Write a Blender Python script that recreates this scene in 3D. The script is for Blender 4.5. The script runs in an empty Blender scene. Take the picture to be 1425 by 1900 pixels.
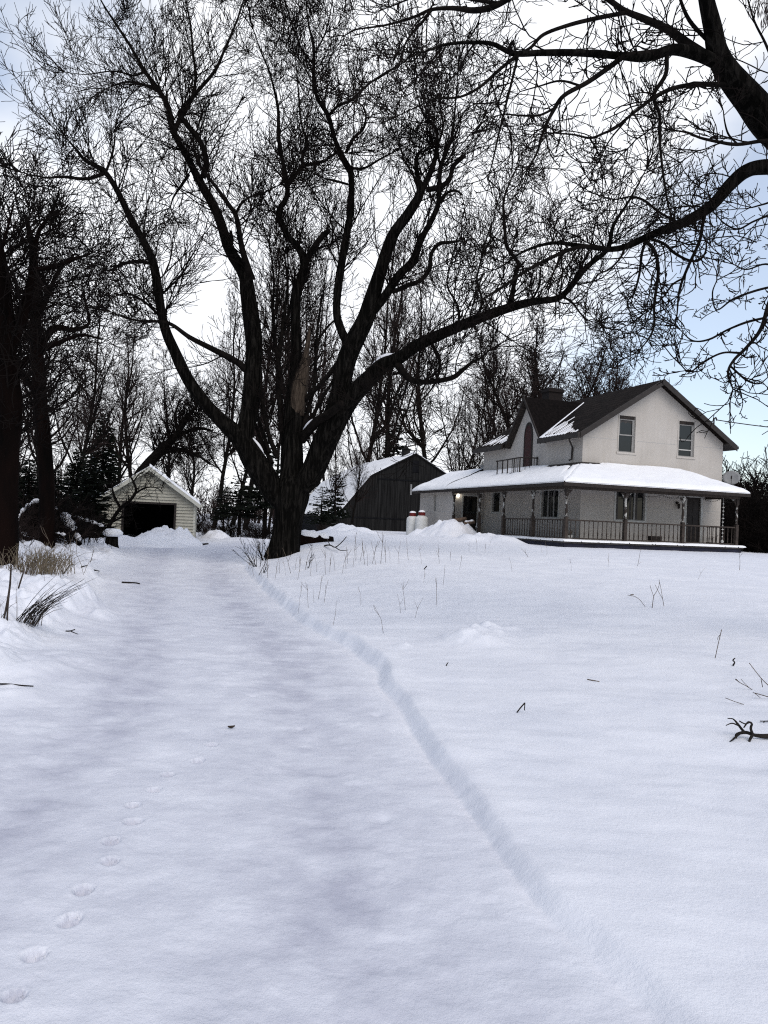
import bpy, math, random
import numpy as np
from mathutils import Vector, Matrix
R = math.radians
scn = bpy.context.scene
C = scn.collection

# ------------------------------------------------------------------ camera
F, CX, CY, CAMZ = 1430.0, 712.5, 950.0, 1.6
ROLL, PITCH = R(2.4), R(0.64)
fw = np.array([0, math.cos(PITCH), math.sin(PITCH)])
r0 = np.array([1.0, 0, 0])
u0 = np.array([0, -math.sin(PITCH), math.cos(PITCH)])
RV = math.cos(ROLL)*r0 + math.sin(ROLL)*u0
UV = -math.sin(ROLL)*r0 + math.cos(ROLL)*u0
EYE = np.array([0, 0, CAMZ])

def ray(px, py):
    return fw + RV*((px-CX)/F) - UV*((py-CY)/F)
def P(px, py, depth):
    """world point seen at a photo pixel, at a given distance in front of the lens"""
    return EYE + ray(px, py)*depth

cam = bpy.data.cameras.new('camera')
cam.sensor_fit = 'VERTICAL'; cam.sensor_height = 36; cam.sensor_width = 27
cam.lens = F/1900*36
cam.clip_start = 0.05; cam.clip_end = 3000
camo = bpy.data.objects.new('camera', cam); C.objects.link(camo)
M = Matrix.Identity(4)
for i in range(3):
    M[i][0] = RV[i]; M[i][1] = UV[i]; M[i][2] = -fw[i]; M[i][3] = EYE[i]
camo.matrix_world = M
scn.camera = camo

# ------------------------------------------------------------------ object helpers
def link(name, me, m=None, parent=None, smooth=False):
    o = bpy.data.objects.new(name, me); C.objects.link(o)
    if m is not None and me is not None and len(me.materials) == 0: me.materials.append(m)
    if parent is not None: o.parent = parent
    if smooth and me is not None and len(me.polygons):
        me.polygons.foreach_set('use_smooth', np.ones(len(me.polygons), dtype=bool))
    return o
def tag(o, label, cat, group=None, kind=None):
    if label: o['label'] = label
    if cat: o['category'] = cat
    if group: o['group'] = group
    if kind: o['kind'] = kind
    return o
def thing(name, label, cat, loc=(0, 0, 0), rz=0.0, group=None):
    o = bpy.data.objects.new(name, None); C.objects.link(o)
    o.empty_display_size = 0.2
    o.location = [float(v) for v in loc]; o.rotation_euler = (0, 0, rz)
    return tag(o, label, cat, group)
def dup(root, loc=None, rz=None, sc=None, label=None, group=None):
    r = root.copy(); C.objects.link(r)
    if loc is not None: r.location = [float(v) for v in loc]
    if rz is not None: r.rotation_euler = (0, 0, rz)
    if sc is not None: r.scale = (sc, sc, sc) if not hasattr(sc, '__len__') else sc
    if label: r['label'] = label
    if group: r['group'] = group
    for ch in list(root.children):
        c = ch.copy(); C.objects.link(c); c.parent = r
        for g in list(ch.children):
            d = g.copy(); C.objects.link(d); d.parent = c
    return r

def np_mesh(name, V, quads=None, tris=None, smooth=False):
    V = np.asarray(V, dtype=np.float32).reshape(-1, 3)
    me = bpy.data.meshes.new(name)
    me.vertices.add(len(V)); me.vertices.foreach_set('co', V.ravel())
    idx = []; st = []; n = 0; k = 0
    if quads is not None and len(quads):
        q = np.asarray(quads, dtype=np.int32); idx.append(q.ravel())
        st.append(np.arange(len(q), dtype=np.int32)*4); k = len(q)*4; n += len(q)
    if tris is not None and len(tris):
        t = np.asarray(tris, dtype=np.int32); idx.append(t.ravel())
        st.append(k+np.arange(len(t), dtype=np.int32)*3); n += len(t)
    idx = np.concatenate(idx); st = np.concatenate(st)
    me.loops.add(len(idx)); me.loops.foreach_set('vertex_index', idx)
    me.polygons.add(n); me.polygons.foreach_set('loop_start', st)
    if smooth: me.polygons.foreach_set('use_smooth', np.ones(n, dtype=bool))
    me.update(calc_edges=True); me.validate()
    return me

class MB:
    def __init__(s): s.v = []; s.f = []
    def add(s, V, Fc):
        n = len(s.v); s.v += [tuple(float(c) for c in p) for p in V]
        s.f += [tuple(i+n for i in f) for f in Fc]; return s
    def box(s, x0, x1, y0, y1, z0, z1, mp=None):
        V = [(x, y, z) for z in (z0, z1) for y in (y0, y1) for x in (x0, x1)]
        if mp: V = [mp(*p) for p in V]
        return s.add(V, [(0, 2, 3, 1), (4, 5, 7, 6), (0, 1, 5, 4), (2, 6, 7, 3), (0, 4, 6, 2), (1, 3, 7, 5)])
    def poly(s, V): return s.add(V, [tuple(range(len(V)))])
    def prism(s, top, off):
        """polygon plus the same polygon moved by off, with sides"""
        n = len(top); top = [tuple(p) for p in top]
        bot = [tuple(p[i]+off[i] for i in range(3)) for p in top]
        fs = [tuple(range(n)), tuple(range(2*n-1, n-1, -1))]
        fs += [(i, i+n, (i+1) % n+n, (i+1) % n) for i in range(n)]
        return s.add(top+bot, fs)
    def tube(s, pts, rad, n=6, cap=True):
        pts = np.asarray(pts, float); k = len(pts)
        rad = np.broadcast_to(np.asarray(rad, float), (k,))
        V, Fq = tube_np(pts, rad, n)
        fs = [tuple(q) for q in Fq]
        if cap: fs += [tuple(range(n-1, -1, -1)), tuple(range((k-1)*n, k*n))]
        return s.add(V, fs)
    def lathe(s, prof, cx=0, cy=0, n=8, cap=True, rot=0.0):
        """prof: (radius, z) list"""
        V = []; k = len(prof)
        for r, z in prof:
            for i in range(n):
                a = 2*math.pi*(i+.5)/n+rot; V.append((cx+r*math.cos(a), cy+r*math.sin(a), z))
        fs = [(j*n+i, j*n+(i+1) % n, (j+1)*n+(i+1) % n, (j+1)*n+i) for j in range(k-1) for i in range(n)]
        if cap: fs += [tuple(range(n-1, -1, -1)), tuple(range((k-1)*n, k*n))]
        return s.add(V, fs)
    def build(s, name, m, parent=None, smooth=False):
        me = bpy.data.meshes.new(name); me.from_pydata(s.v, [], s.f); me.update()
        return link(name, me, m, parent, smooth)

def norm(a):
    return a/np.maximum(np.linalg.norm(a, axis=-1, keepdims=True), 1e-9)
def tube_np(pts, rad, n, rough=None):
    k = len(pts)
    T = np.gradient(pts, axis=0); T = norm(T)
    ref = np.array([0.3, 0.2, 1.0]) if abs(T[0, 2]) < .8 else np.array([1.0, 0.1, 0.2])
    e1 = np.zeros_like(pts); e = norm(np.cross(T[0], ref))
    for i in range(k):
        e = e-T[i]*np.dot(e, T[i]); e = e/max(np.linalg.norm(e), 1e-9); e1[i] = e
    e2 = np.cross(T, e1)
    a = np.arange(n)*2*math.pi/n
    rr = rad[:, None]*np.ones(n)[None]
    if rough is not None: rr = rr*(1+rough)
    V = pts[:, None, :]+rr[..., None]*(np.cos(a)[None, :, None]*e1[:, None]+np.sin(a)[None, :, None]*e2[:, None])
    i = np.arange(k-1)[:, None]*n; j = np.arange(n)[None]
    q = np.stack([i+j, i+(j+1) % n, i+n+(j+1) % n, i+n+j], -1).reshape(-1, 4)
    return V.reshape(-1, 3), q

def seg_mesh(name, segs, m=3):
    """many short tapered sticks (p0, p1, r0, r1) in one mesh"""
    p0 = np.concatenate([s[0] for s in segs]); p1 = np.concatenate([s[1] for s in segs])
    ra = np.concatenate([s[2] for s in segs]); rb = np.concatenate([s[3] for s in segs])
    d = norm(p1-p0)
    ref = np.where(np.abs(d[:, 2:3]) < .9, np.array([[0, 0, 1.0]]), np.array([[1.0, 0, 0]]))
    e1 = norm(np.cross(d, ref)); e2 = np.cross(d, e1)
    a = np.arange(m)*2*math.pi/m
    ring = np.cos(a)[None, :, None]*e1[:, None]+np.sin(a)[None, :, None]*e2[:, None]
    V = np.stack([p0[:, None]+ra[:, None, None]*ring, p1[:, None]+rb[:, None, None]*ring], 1)  # N,2,m,3
    N = len(p0); base = np.arange(N)[:, None]*2*m; j = np.arange(m)[None]
    q = np.stack([base+j, base+(j+1) % m, base+m+(j+1) % m, base+m+j], -1).reshape(-1, 4)
    return np_mesh(name, V.reshape(-1, 3), quads=q)

# ------------------------------------------------------------------ noise
_rt = np.random.default_rng(5).random((256, 256))
def vnoise(x, y, s=0):
    x = np.asarray(x, float)+17.3*s; y = np.asarray(y, float)-9.7*s
    ix = np.floor(x).astype(int); iy = np.floor(y).astype(int); fx = x-ix; fy = y-iy
    fx = fx*fx*fx*(fx*(fx*6-15)+10); fy = fy*fy*fy*(fy*(fy*6-15)+10)
    a = _rt[ix & 255, iy & 255]; b = _rt[(ix+1) & 255, iy & 255]
    c = _rt[ix & 255, (iy+1) & 255]; d = _rt[(ix+1) & 255, (iy+1) & 255]
    return (a*(1-fx)+b*fx)*(1-fy)+(c*(1-fx)+d*fx)*fy-.5
def fbm(x, y, o=4, s=0):
    t = 0; am = 1.0
    for i in range(o):
        t = t+am*vnoise(x*2**i, y*2**i, s+i*3); am *= .5
    return t
def S(a, b, x):
    t = np.clip((x-a)/(b-a), 0, 1); return t*t*(3-2*t)

# ------------------------------------------------------------------ materials
def newmat(name):
    m = bpy.data.materials.new(name); m.use_nodes = True
    nt = m.node_tree; b = nt.nodes['Principled BSDF']
    return m, nt, b
def mat(name, c1, c2=None, scale=6.0, rough=.8, bump=0.0, bscale=None, detail=6, stretch=(1, 1, 1), spec=.3, lo=.35, hi=.65, metal=0.0, dist=.02):
    m, nt, b = newmat(name); N = nt.nodes; L = nt.links
    b.inputs['Roughness'].default_value = rough
    b.inputs['Specular IOR Level'].default_value = spec
    b.inputs['Metallic'].default_value = metal
    b.inputs['Base Color'].default_value = (*c1, 1)
    tc = N.new('ShaderNodeTexCoord'); mp = N.new('ShaderNodeMapping'); mp.inputs['Scale'].default_value = stretch
    L.new(tc.outputs['Object'], mp.inputs['Vector'])
    if c2 is not None:
        n = N.new('ShaderNodeTexNoise'); n.inputs['Scale'].default_value = scale; n.inputs['Detail'].default_value = detail
        n.inputs['Roughness'].default_value = .65
        r = N.new('ShaderNodeValToRGB'); r.color_ramp.elements[0].position = lo; r.color_ramp.elements[1].position = hi
        r.color_ramp.elements[0].color = (*c1, 1); r.color_ramp.elements[1].color = (*c2, 1)
        L.new(mp.outputs[0], n.inputs['Vector']); L.new(n.outputs['Fac'], r.inputs['Fac']); L.new(r.outputs['Color'], b.inputs['Base Color'])
    if bump > 0:
        n2 = N.new('ShaderNodeTexNoise'); n2.inputs['Scale'].default_value = bscale or scale*3; n2.inputs['Detail'].default_value = 5
        bp = N.new('ShaderNodeBump'); bp.inputs['Strength'].default_value = bump; bp.inputs['Distance'].default_value = dist
        L.new(mp.outputs[0], n2.inputs['Vector']); L.new(n2.outputs['Fac'], bp.inputs['Height']); L.new(bp.outputs[0], b.inputs['Normal'])
    return m

def snow_mat(name, c1, c2, scale, icy=0.0, grain=.5, stretch=(1, 1, 1), packed=None):
    m, nt, b = newmat(name); N = nt.nodes; L = nt.links
    tc = N.new('ShaderNodeTexCoord'); mp = N.new('ShaderNodeMapping'); mp.inputs['Scale'].default_value = stretch
    L.new(tc.outputs['Object'], mp.inputs['Vector'])
    n = N.new('ShaderNodeTexNoise'); n.inputs['Scale'].default_value = scale; n.inputs['Detail'].default_value = 7; n.inputs['Roughness'].default_value = .6
    r = N.new('ShaderNodeValToRGB'); r.color_ramp.elements[0].position = .36; r.color_ramp.elements[1].position = .62
    r.color_ramp.elements[0].color = (*c1, 1); r.color_ramp.elements[1].color = (*c2, 1)
    L.new(mp.outputs[0], n.inputs['Vector']); L.new(n.outputs['Fac'], r.inputs['Fac'])
    if packed:      # greyer snow, mixed in where wheels packed it and as painted shade in prints
        r2 = N.new('ShaderNodeValToRGB'); r2.color_ramp.elements[0].position = .34; r2.color_ramp.elements[1].position = .66
        r2.color_ramp.elements[0].color = (*packed[0], 1); r2.color_ramp.elements[1].color = (*packed[1], 1)
        n3 = N.new('ShaderNodeTexNoise'); n3.inputs['Scale'].default_value = 2.6; n3.inputs['Detail'].default_value = 8; n3.inputs['Roughness'].default_value = .62
        L.new(tc.outputs['Object'], n3.inputs['Vector']); L.new(n3.outputs['Fac'], r2.inputs['Fac'])
        at = N.new('ShaderNodeAttribute'); at.attribute_name = 'packed'
        mxc = N.new('ShaderNodeMix'); mxc.data_type = 'RGBA'
        L.new(at.outputs['Fac'], mxc.inputs['Factor']); L.new(r.outputs['Color'], mxc.inputs['A']); L.new(r2.outputs['Color'], mxc.inputs['B']); L.new(mxc.outputs['Result'], b.inputs['Base Color'])
    else: L.new(r.outputs['Color'], b.inputs['Base Color'])
    b.inputs['Specular IOR Level'].default_value = .25
    mr = N.new('ShaderNodeMapRange'); mr.inputs['From Min'].default_value = .35; mr.inputs['From Max'].default_value = .65
    mr.inputs['To Min'].default_value = .75-icy; mr.inputs['To Max'].default_value = .8
    L.new(n.outputs['Fac'], mr.inputs['Value']); L.new(mr.outputs[0], b.inputs['Roughness'])
    # two grain sizes of bump: crystals and small lumps
    g1 = N.new('ShaderNodeTexNoise'); g1.inputs['Scale'].default_value = 170; g1.inputs['Detail'].default_value = 3
    g2 = N.new('ShaderNodeTexNoise'); g2.inputs['Scale'].default_value = 48; g2.inputs['Detail'].default_value = 6
    L.new(tc.outputs['Object'], g1.inputs['Vector']); L.new(tc.outputs['Object'], g2.inputs['Vector'])
    b1 = N.new('ShaderNodeBump'); b1.inputs['Strength'].default_value = grain; b1.inputs['Distance'].default_value = .006
    b2 = N.new('ShaderNodeBump'); b2.inputs['Strength'].default_value = grain; b2.inputs['Distance'].default_value = .010
    L.new(g1.outputs['Fac'], b1.inputs['Height']); L.new(g2.outputs['Fac'], b2.inputs['Height'])
    L.new(b2.outputs[0], b1.inputs['Normal']); L.new(b1.outputs[0], b.inputs['Normal'])
    return m

MAT = {}
MAT['snow'] = snow_mat('field_snow', (.75, .76, .81), (.82, .825, .865), 1.3, grain=.45, packed=((.49, .495, .565), (.71, .715, .77)))
MAT['snow_roof'] = snow_mat('roof_snow', (.90, .90, .92), (.93, .93, .94), 1.0, grain=.2)
MAT['snow_branch'] = mat('branch_snow', (.8, .8, .84), (.88, .88, .9), 8, bump=.4, bscale=20)
MAT['bark'] = mat('grey_brown_bark', (.0035, .0032, .0028), (.026, .023, .020), 15, rough=1.0, bump=1.0, bscale=15, stretch=(1, 1, .085), spec=.03, dist=.15, lo=.46, hi=.74)
MAT['limb'] = mat('dark_limb_bark', (.004, .0036, .0034), (.014, .0115, .010), 6, rough=1.0, bump=.8, bscale=14, spec=.03, dist=.03)
MAT['twig'] = mat('dark_twig_bark', (.006, .005, .0047), (.013, .010, .009), .6, rough=1.0, spec=.03)
MAT['twig_red'] = mat('reddish_twig_bark', (.014, .011, .010), (.042, .029, .026), .5, rough=1.0, spec=.03)
MAT['bark_red'] = mat('reddish_bark', (.003, .0025, .0024), (.0085, .0045, .0037), 2.5, rough=1.0, bump=.9, bscale=8, stretch=(1, 1, .2), spec=.03, dist=.05)
MAT['needle'] = mat('dark_needles', (.0045, .006, .0045), (.014, .018, .012), 3.0, rough=.9, spec=.1)
MAT['heart'] = mat('pale_split_heartwood', (.012, .008, .006), (.085, .064, .047), 26, rough=.85, bump=.8, bscale=30, stretch=(1, 1, .12), spec=.1)
MAT['weed'] = mat('dry_weed_stem', (.06, .045, .033), (.19, .15, .115), 4, rough=.9, spec=.1)
MAT['straw'] = mat('dry_straw_grass', (.10, .08, .055), (.23, .19, .13), 5, rough=.9, spec=.1)
MAT['leaf'] = mat('brown_dry_leaf', (.03, .02, .014), (.07, .045, .03), 30, rough=.8)
MAT['stick'] = mat('dark_wet_stick', (.008, .007, .006), (.028, .022, .018), 12, rough=.8, bump=.5, bscale=40, spec=.2)
# ------------------------------------------------------------------ sky and light
w = bpy.data.worlds.new('World'); scn.world = w; w.use_nodes = True
nt = w.node_tree; N = nt.nodes; L = nt.links; N.clear()
SUN_EL, SUN_AZ = R(47), R(158)      # azimuth from +Y towards +X
out = N.new('ShaderNodeOutputWorld')
sky = N.new('ShaderNodeTexSky'); sky.sky_type = 'NISHITA'; sky.sun_disc = False
sky.sun_elevation = SUN_EL; sky.sun_rotation = SUN_AZ; sky.air_density = 1.0; sky.dust_density = 1.2; sky.ozone_density = 1.0
bg1 = N.new('ShaderNodeBackground'); bg1.inputs['Strength'].default_value = 0.15
L.new(sky.outputs[0], bg1.inputs['Color'])
# thin cloud deck over that sky, brightest low in front and breaking up to blue at its sides
tc = N.new('ShaderNodeTexCoord')
nz = N.new('ShaderNodeTexNoise'); nz.inputs['Scale'].default_value = 2.6; nz.inputs['Detail'].default_value = 6; nz.inputs['Roughness'].default_value = .52
mpw = N.new('ShaderNodeMapping'); mpw.inputs['Scale'].default_value = (1, 1, 1.6); mpw.inputs['Location'].default_value = (.35, .1, .2)
L.new(tc.outputs['Generated'], mpw.inputs['Vector']); L.new(mpw.outputs[0], nz.inputs['Vector'])
def dirdot(az, el):
    d = N.new('ShaderNodeVectorMath'); d.operation = 'DOT_PRODUCT'
    d.inputs[1].default_value = (math.sin(R(az))*math.cos(R(el)), math.cos(R(az))*math.cos(R(el)), math.sin(R(el)))
    L.new(tc.outputs['Generated'], d.inputs[0]); return d.outputs['Value']
def mrange(v, a, b, c, d, smooth=True):
    m = N.new('ShaderNodeMapRange'); m.interpolation_type = 'SMOOTHSTEP' if smooth else 'LINEAR'
    for k, x in zip(('From Min', 'From Max', 'To Min', 'To Max'), (a, b, c, d)): m.inputs[k].default_value = x
    L.new(v, m.inputs['Value']); return m.outputs[0]
def math2(op, a, b):
    m = N.new('ShaderNodeMath'); m.operation = op
    for i, x in enumerate((a, b)):
        if isinstance(x, (int, float)): m.inputs[i].default_value = x
        else: L.new(x, m.inputs[i])
    return m.outputs[0]
glow = mrange(dirdot(-2, 21), math.cos(R(34)), math.cos(R(13)), 0, 1)
glow2 = mrange(dirdot(-22, 8), math.cos(R(26)), math.cos(R(8)), 0, 1)
blueR = mrange(dirdot(30, 10), math.cos(R(24)), math.cos(R(4)), 0, 1.25)
blueL = mrange(dirdot(-27, 30), math.cos(R(13)), math.cos(R(3)), 0, .62)
cov = math2('ADD', math2('MAXIMUM', glow, glow2), mrange(nz.outputs['Fac'], .3, .7, .15, .7))
cov = math2('SUBTRACT', math2('SUBTRACT', cov, blueR), blueL)
cl = N.new('ShaderNodeClamp'); L.new(cov, cl.inputs['Value']); cl.inputs['Min'].default_value = .33; cl.inputs['Max'].default_value = .96
bg2 = N.new('ShaderNodeBackground')
front = mrange(dirdot(-2, 20), math.cos(R(75)), math.cos(R(15)), .34, .90)
L.new(front, bg2.inputs['Strength']); bg2.inputs['Color'].default_value = (.95, .965, 1.0, 1)
mx = N.new('ShaderNodeMixShader'); L.new(cl.outputs[0], mx.inputs[0]); L.new(bg1.outputs[0], mx.inputs[1]); L.new(bg2.outputs[0], mx.inputs[2])
L.new(mx.outputs[0], out.inputs['Surface'])

sl = bpy.data.lights.new('sun', 'SUN'); sl.energy = 1.15; sl.angle = R(48); sl.color = (1.0, .95, .88)
so = bpy.data.objects.new('sun', sl); C.objects.link(so)
sd = Vector((math.sin(SUN_AZ)*math.cos(SUN_EL), math.cos(SUN_AZ)*math.cos(SUN_EL), math.sin(SUN_EL)))
so.rotation_euler = sd.to_track_quat('Z', 'Y').to_euler(); so.location = (-30, -10, 40)
scn.view_settings.view_transform = 'Standard'; scn.view_settings.look = 'None'
scn.view_settings.exposure = 0.36; scn.view_settings.gamma = 1.0; scn.view_settings.use_curve_mapping = False
scn.render.film_transparent = False
scn.cycles.max_bounces = 6; scn.cycles.diffuse_bounces = 3; scn.cycles.glossy_bounces = 2; scn.cycles.transparent_max_bounces = 8
scn.cycles.filter_width = 1.15
scn.cycles.use_denoising = False; scn.cycles.use_adaptive_sampling = False

# ------------------------------------------------------------------ terrain
def gp0(px, py, z=0.0):
    r = ray(px, py); t = (z-CAMZ)/r[2]; return EYE+r*t
redge_px = [(1270, 1900), (1160, 1800), (1050, 1700), (940, 1560), (830, 1430), (740, 1300), (690, 1238), (640, 1200), (570, 1165), (520, 1125), (482, 1088), (456, 1060)]
_r = np.array([gp0(*p)[:2] for p in redge_px]); _r = _r[np.argsort(_r[:, 1])]
REX = np.concatenate([[_r[0, 0]+1.2, ], _r[:, 0], [-4.9, -5.2, -5.0, -4.0]])
REY = np.concatenate([[_r[0, 1]-5, ], _r[:, 1], [27.0, 33.0, 42.0, 60.0]])
ledge_px = [(0, 1290), (60, 1222), (150, 1142), (185, 1098), (180, 1066), (225, 1040)]
_l = np.array([gp0(*p)[:2] for p in ledge_px]); _l = _l[np.argsort(_l[:, 1])]
LEX = np.concatenate([[_l[0, 0]+.15, ], _l[:, 0], [-11.5, -14.5, -18.0]])
LEY = np.concatenate([[_l[0, 1]-6, ], _l[:, 1], [34.0, 44.0, 60.0]])
print('Redge', [(round(a, 2), round(b, 2)) for a, b in zip(REX, REY)]); print('Ledge', [(round(a, 2), round(b, 2)) for a, b in zip(LEX, LEY)])

prints_px = [(22, 1850), (60, 1774), (128, 1710), (151, 1655), (201, 1604), (205, 1566), (243, 1528), (245, 1497), (284, 1467), (309, 1437), (365, 1411), (391, 1382)]
prints = [gp0(*p)[:2] for p in prints_px]
dents_px = [(672, 1478), (705, 1522), (715, 1580), (660, 1455), (505, 1755), (150, 1600), (90, 1660), (60, 1390), (110, 1363), (470, 1290), (650, 1385), (545, 1480), (470, 1640), (780, 1690), (800, 1745), (340, 1740),
            (700, 1325), (245, 1180), (260, 1215), (330, 1230), (560, 1345), (420, 1250)]
dents = [gp0(*p)[:2] for p in dents_px]
lumps_px = [(880, 1178, .20, .10), (905, 1172, .16, .10), (860, 1186, .17, .08), (925, 1182, .13, .06), (835, 1182, .12, .05), (895, 1190, .35, .07), (748, 1190, .09, .05), (945, 1172, .12, .05)]
bank_px = [(150, 1092, .33, .30), (163, 1083, .18, .24), (130, 1098, .3, .14), (184, 1102, .25, .10), (40, 1085, .8, .16), (90, 1110, .5, .12), (60, 1180, .7, .10), (20, 1205, .5, .08), (100, 1175, .4, .06), (20, 1035, .5, .3), (120, 1050, .8, .2), (95, 1140, .5, .06)]

def H(x, y, fine=True):
    x = np.asarray(x, float); y = np.asarray(y, float)
    wob = .10*vnoise(x*1.1, y*1.1, 3)+.06*vnoise(x*4, y*4, 4)*S(6, 11, np.hypot(x, y))
    sr = x-np.interp(y, REY, REX)+wob+.085*(1-S(3, 9, y))
    slft = np.interp(y, LEY, LEX)-x+wob*1.8
    d = np.hypot(x, y)
    zd = .17*S(15, 38, y)+.30*S(44, 90, d)
    # right-hand field: a soft crest up to the house, a mound at the big tree
    zr = .042+.093*S(3, 9, y)+.04*S(9, 20, y)+(.62*S(3, 29, y)-.05*S(45, 90, d))*S(0, 3.2, sr)
    zr = zr+.13*np.exp(-(((x+3.3)/2.2)**2+((y-25.5)/2.6)**2))
    zl = .16+.30*S(0, 3.2, slft)+.1*S(3, 8, slft)
    if fine:
        near = 1-S(20, 60, d)
        n1 = fbm(x*.9, y*.9, 4, 1)
        # driveway: ruts, trampled and windscoured crust
        wdt = np.interp(y, REY, REX)-np.interp(y, LEY, LEX)
        u = (x-np.interp(y, LEY, LEX))/np.maximum(wdt, 1)
        rut = np.exp(-((u-.30)/.085)**2)+np.exp(-((u-.76)/.085)**2)
        zd = zd-.028*rut*(.6+vnoise(x*.9, y*.5, 6))+.011*fbm(x*2.4, y*3.4, 4, 7)*near+.02*fbm(x*.6, y*.6, 2, 9)
        zd = zd+.014*np.clip(fbm(x*4.2, y*7.0, 3, 14), 0, 1)*near*S(4, 9, y)+.007*fbm(x*9, y*13, 3, 15)*near
        zr = zr+.035*n1*near+.022*fbm(x*.8+.3*y, y*2.6, 3, 11)*near+.006*fbm(x*6, y*9, 2, 30)*near
        rag = np.clip(fbm(x*1.4, y*1.4, 4, 21)+.25, 0, 2)
        zl = zl+(.34*rag-.07)*S(.0, .7, slft)*near*S(1, 5, y)+(.085*fbm(x*3.6, y*3.6, 4, 22)+.035*np.round(fbm(x*2.6, y*2.6, 3, 61)*4)/4*2+.03*fbm(x*11, y*11, 2, 62))*near+.05*np.abs(fbm(x*2.1, y*2.1, 3, 27))*near
    if fine: zd = zd-.012*np.exp(-((sr+.03)/.035)**2)*(1-S(7, 12, d))
    mr = S(-.02, .10+.03*S(4, 12, d), sr+.045*vnoise(x*1.6+.4*y, y*1.6, 8)+.012*vnoise(x*4.3+y, y*3.1, 10)+.007*vnoise(x*17+2*y, y*11, 10)) if fine else S(0, .24, sr)
    ml = S(-.05, .40, slft)
    z = zd*(1-mr)*(1-ml)+zr*mr*(1-ml)+zl*ml
    # a lip thrown up by the plough on the right edge
    z = z+.018*np.exp(-((sr-.17)/.08)**2)*(.45+1.6*np.clip(vnoise(x*2.6, y*2.6, 12)+.1, 0, 1)+.5*np.clip(vnoise(x*7, y*7, 13), 0, 1)*S(7, 11, d))*S(28, 24, y)*S(1, 9, y)
    # plough berm before the barn and the far yard
    bx = S(-4.2, -3.2, x)*(1-S(5.2, 6.6, x))
    by = np.exp(-((y-(33.2+.10*x)-.8*vnoise(x*.5, 3.1, 2))/1.1)**2)
    z = z+bx*by*(.17+.50*np.clip(fbm(x*.75, y*.75, 3, 33)+.12, 0, 1))
    b2 = S(-19, -17, x)*(1-S(-3.2, -2.6, x))*np.exp(-((y-42.0)/.9)**2)
    z = z+b2*(.06+.5*np.clip(fbm(x*.6, y*.6, 3, 35), 0, 1))
    if fine:
        for (px, py, rr, hh), zz in [(l, .2) for l in lumps_px]+[(l, .35) for l in bank_px]:
            c = gp0(px, py, zz); q = ((x-c[0])/rr)**2+((y-c[1])/(rr*1.1))**2
            m = q < 9
            if np.any(m):
                add = hh*np.exp(-q*1.1)*(1+1.0*fbm(x*5/rr*.25, y*5/rr*.25, 3, 41))
                z = z+np.where(m, add, 0)
        for i, c in enumerate(prints):
            fx, fy = .5, .866
            dx = x-c[0]; dy = y-c[1]; a = dx*fy-dy*fx; b = dx*fx+dy*fy
            k = 1.0+.3*((i*7) % 5-2)/4; fx = .5+.18*math.sin(i*2.3); fy = math.sqrt(1-fx*fx); dx = dx+.3*0; a = dx*fy-dy*fx; b = dx*fx+dy*fy; a = a*(1+.10*math.sin(i*3.1)); b = b*(1+.12*math.cos(i*4.7))
            q = (a/.030)**2+(b/.026)**2
            z = z-.055*k*np.exp(-(q**1.5))+.004*np.exp(-((np.sqrt(q)-1.8)/.5)**2)
            for tx, ty in ((-.024, .030), (-.009, .044), (.010, .043), (.025, .028)):
                q = ((a-tx)/.0085)**2+((b-ty)/.013)**2
                z = z-.026*np.exp(-(q**1.3))
        for i, c in enumerate(dents):
            dx = x-c[0]; dy = y-c[1]; rr = .045+.035*((i*37) % 10)/10
            q = (dx/rr)**2+(dy/(rr*.8))**2
            z = z-S(2.0, 7.0, c[1])*(.016+.010*((i*13) % 7)/7)*np.exp(-q)*(1+1.5*vnoise(x*16, y*16, 5))
    # hollow round the half-buried branch on the right
    c = HOLLOW
    q = ((x-c[0])/.33)**2+((y-c[1])/.16)**2
    z = z-.05*np.exp(-q)
    return z
HOLLOW = gp0(1395, 1372, .22)[:2]
def Hs(x, y): return float(H(np.array([x]), np.array([y]))[0])
def ground(px, py):
    """where the sight line through a photo pixel meets the snow"""
    r = ray(px, py); t = np.concatenate([np.arange(1.5, 14, .02), np.arange(14, 120, .1)])
    p = EYE[None]+r[None]*t[:, None]
    h = H(p[:, 0], p[:, 1]); k = np.argmax(p[:, 2] < h)
    if p[k, 2] >= h[k]: k = len(t)-1
    return np.array([p[k, 0], p[k, 1], h[k]])

ang = np.concatenate([np.linspace(-180, -38, 70)[:-1], np.linspace(-38, 38, 660), np.linspace(38, 180, 70)[1:-1]])
ang = np.radians(ang)
rad = np.concatenate([np.geomspace(.3, 1.6, 24)[:-1], np.geomspace(1.6, 11, 560)[:-1], np.geomspace(11, 46, 330)[:-1], np.geomspace(46, 1500, 70)])
A, RR = np.meshgrid(ang, rad)
GX = RR*np.sin(A); GY = RR*np.cos(A); GZ = H(GX, GY)
na, nr = len(ang), len(rad)
V = np.stack([GX, GY, GZ], -1)
dA = np.roll(V, -1, 1)-np.roll(V, 1, 1); dR = np.gradient(V, axis=0)
NRM = norm(np.cross(dA, dR)); NRM[NRM[..., 2] < 0] *= -1
ii, jj = np.meshgrid(np.arange(nr-1), np.arange(na), indexing='ij')
Q = np.stack([ii*na+jj, (ii+1)*na+jj, (ii+1)*na+(jj+1) % na, ii*na+(jj+1) % na], -1).reshape(-1, 4)
Q = Q[:, ::-1]
Vf = V.reshape(-1, 3); Nf = NRM.reshape(-1, 3)
cen = Vf[Q].mean(1)
sr = cen[:, 0]-np.interp(cen[:, 1], REY, REX); sl_ = np.interp(cen[:, 1], LEY, LEX)-cen[:, 0]
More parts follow.
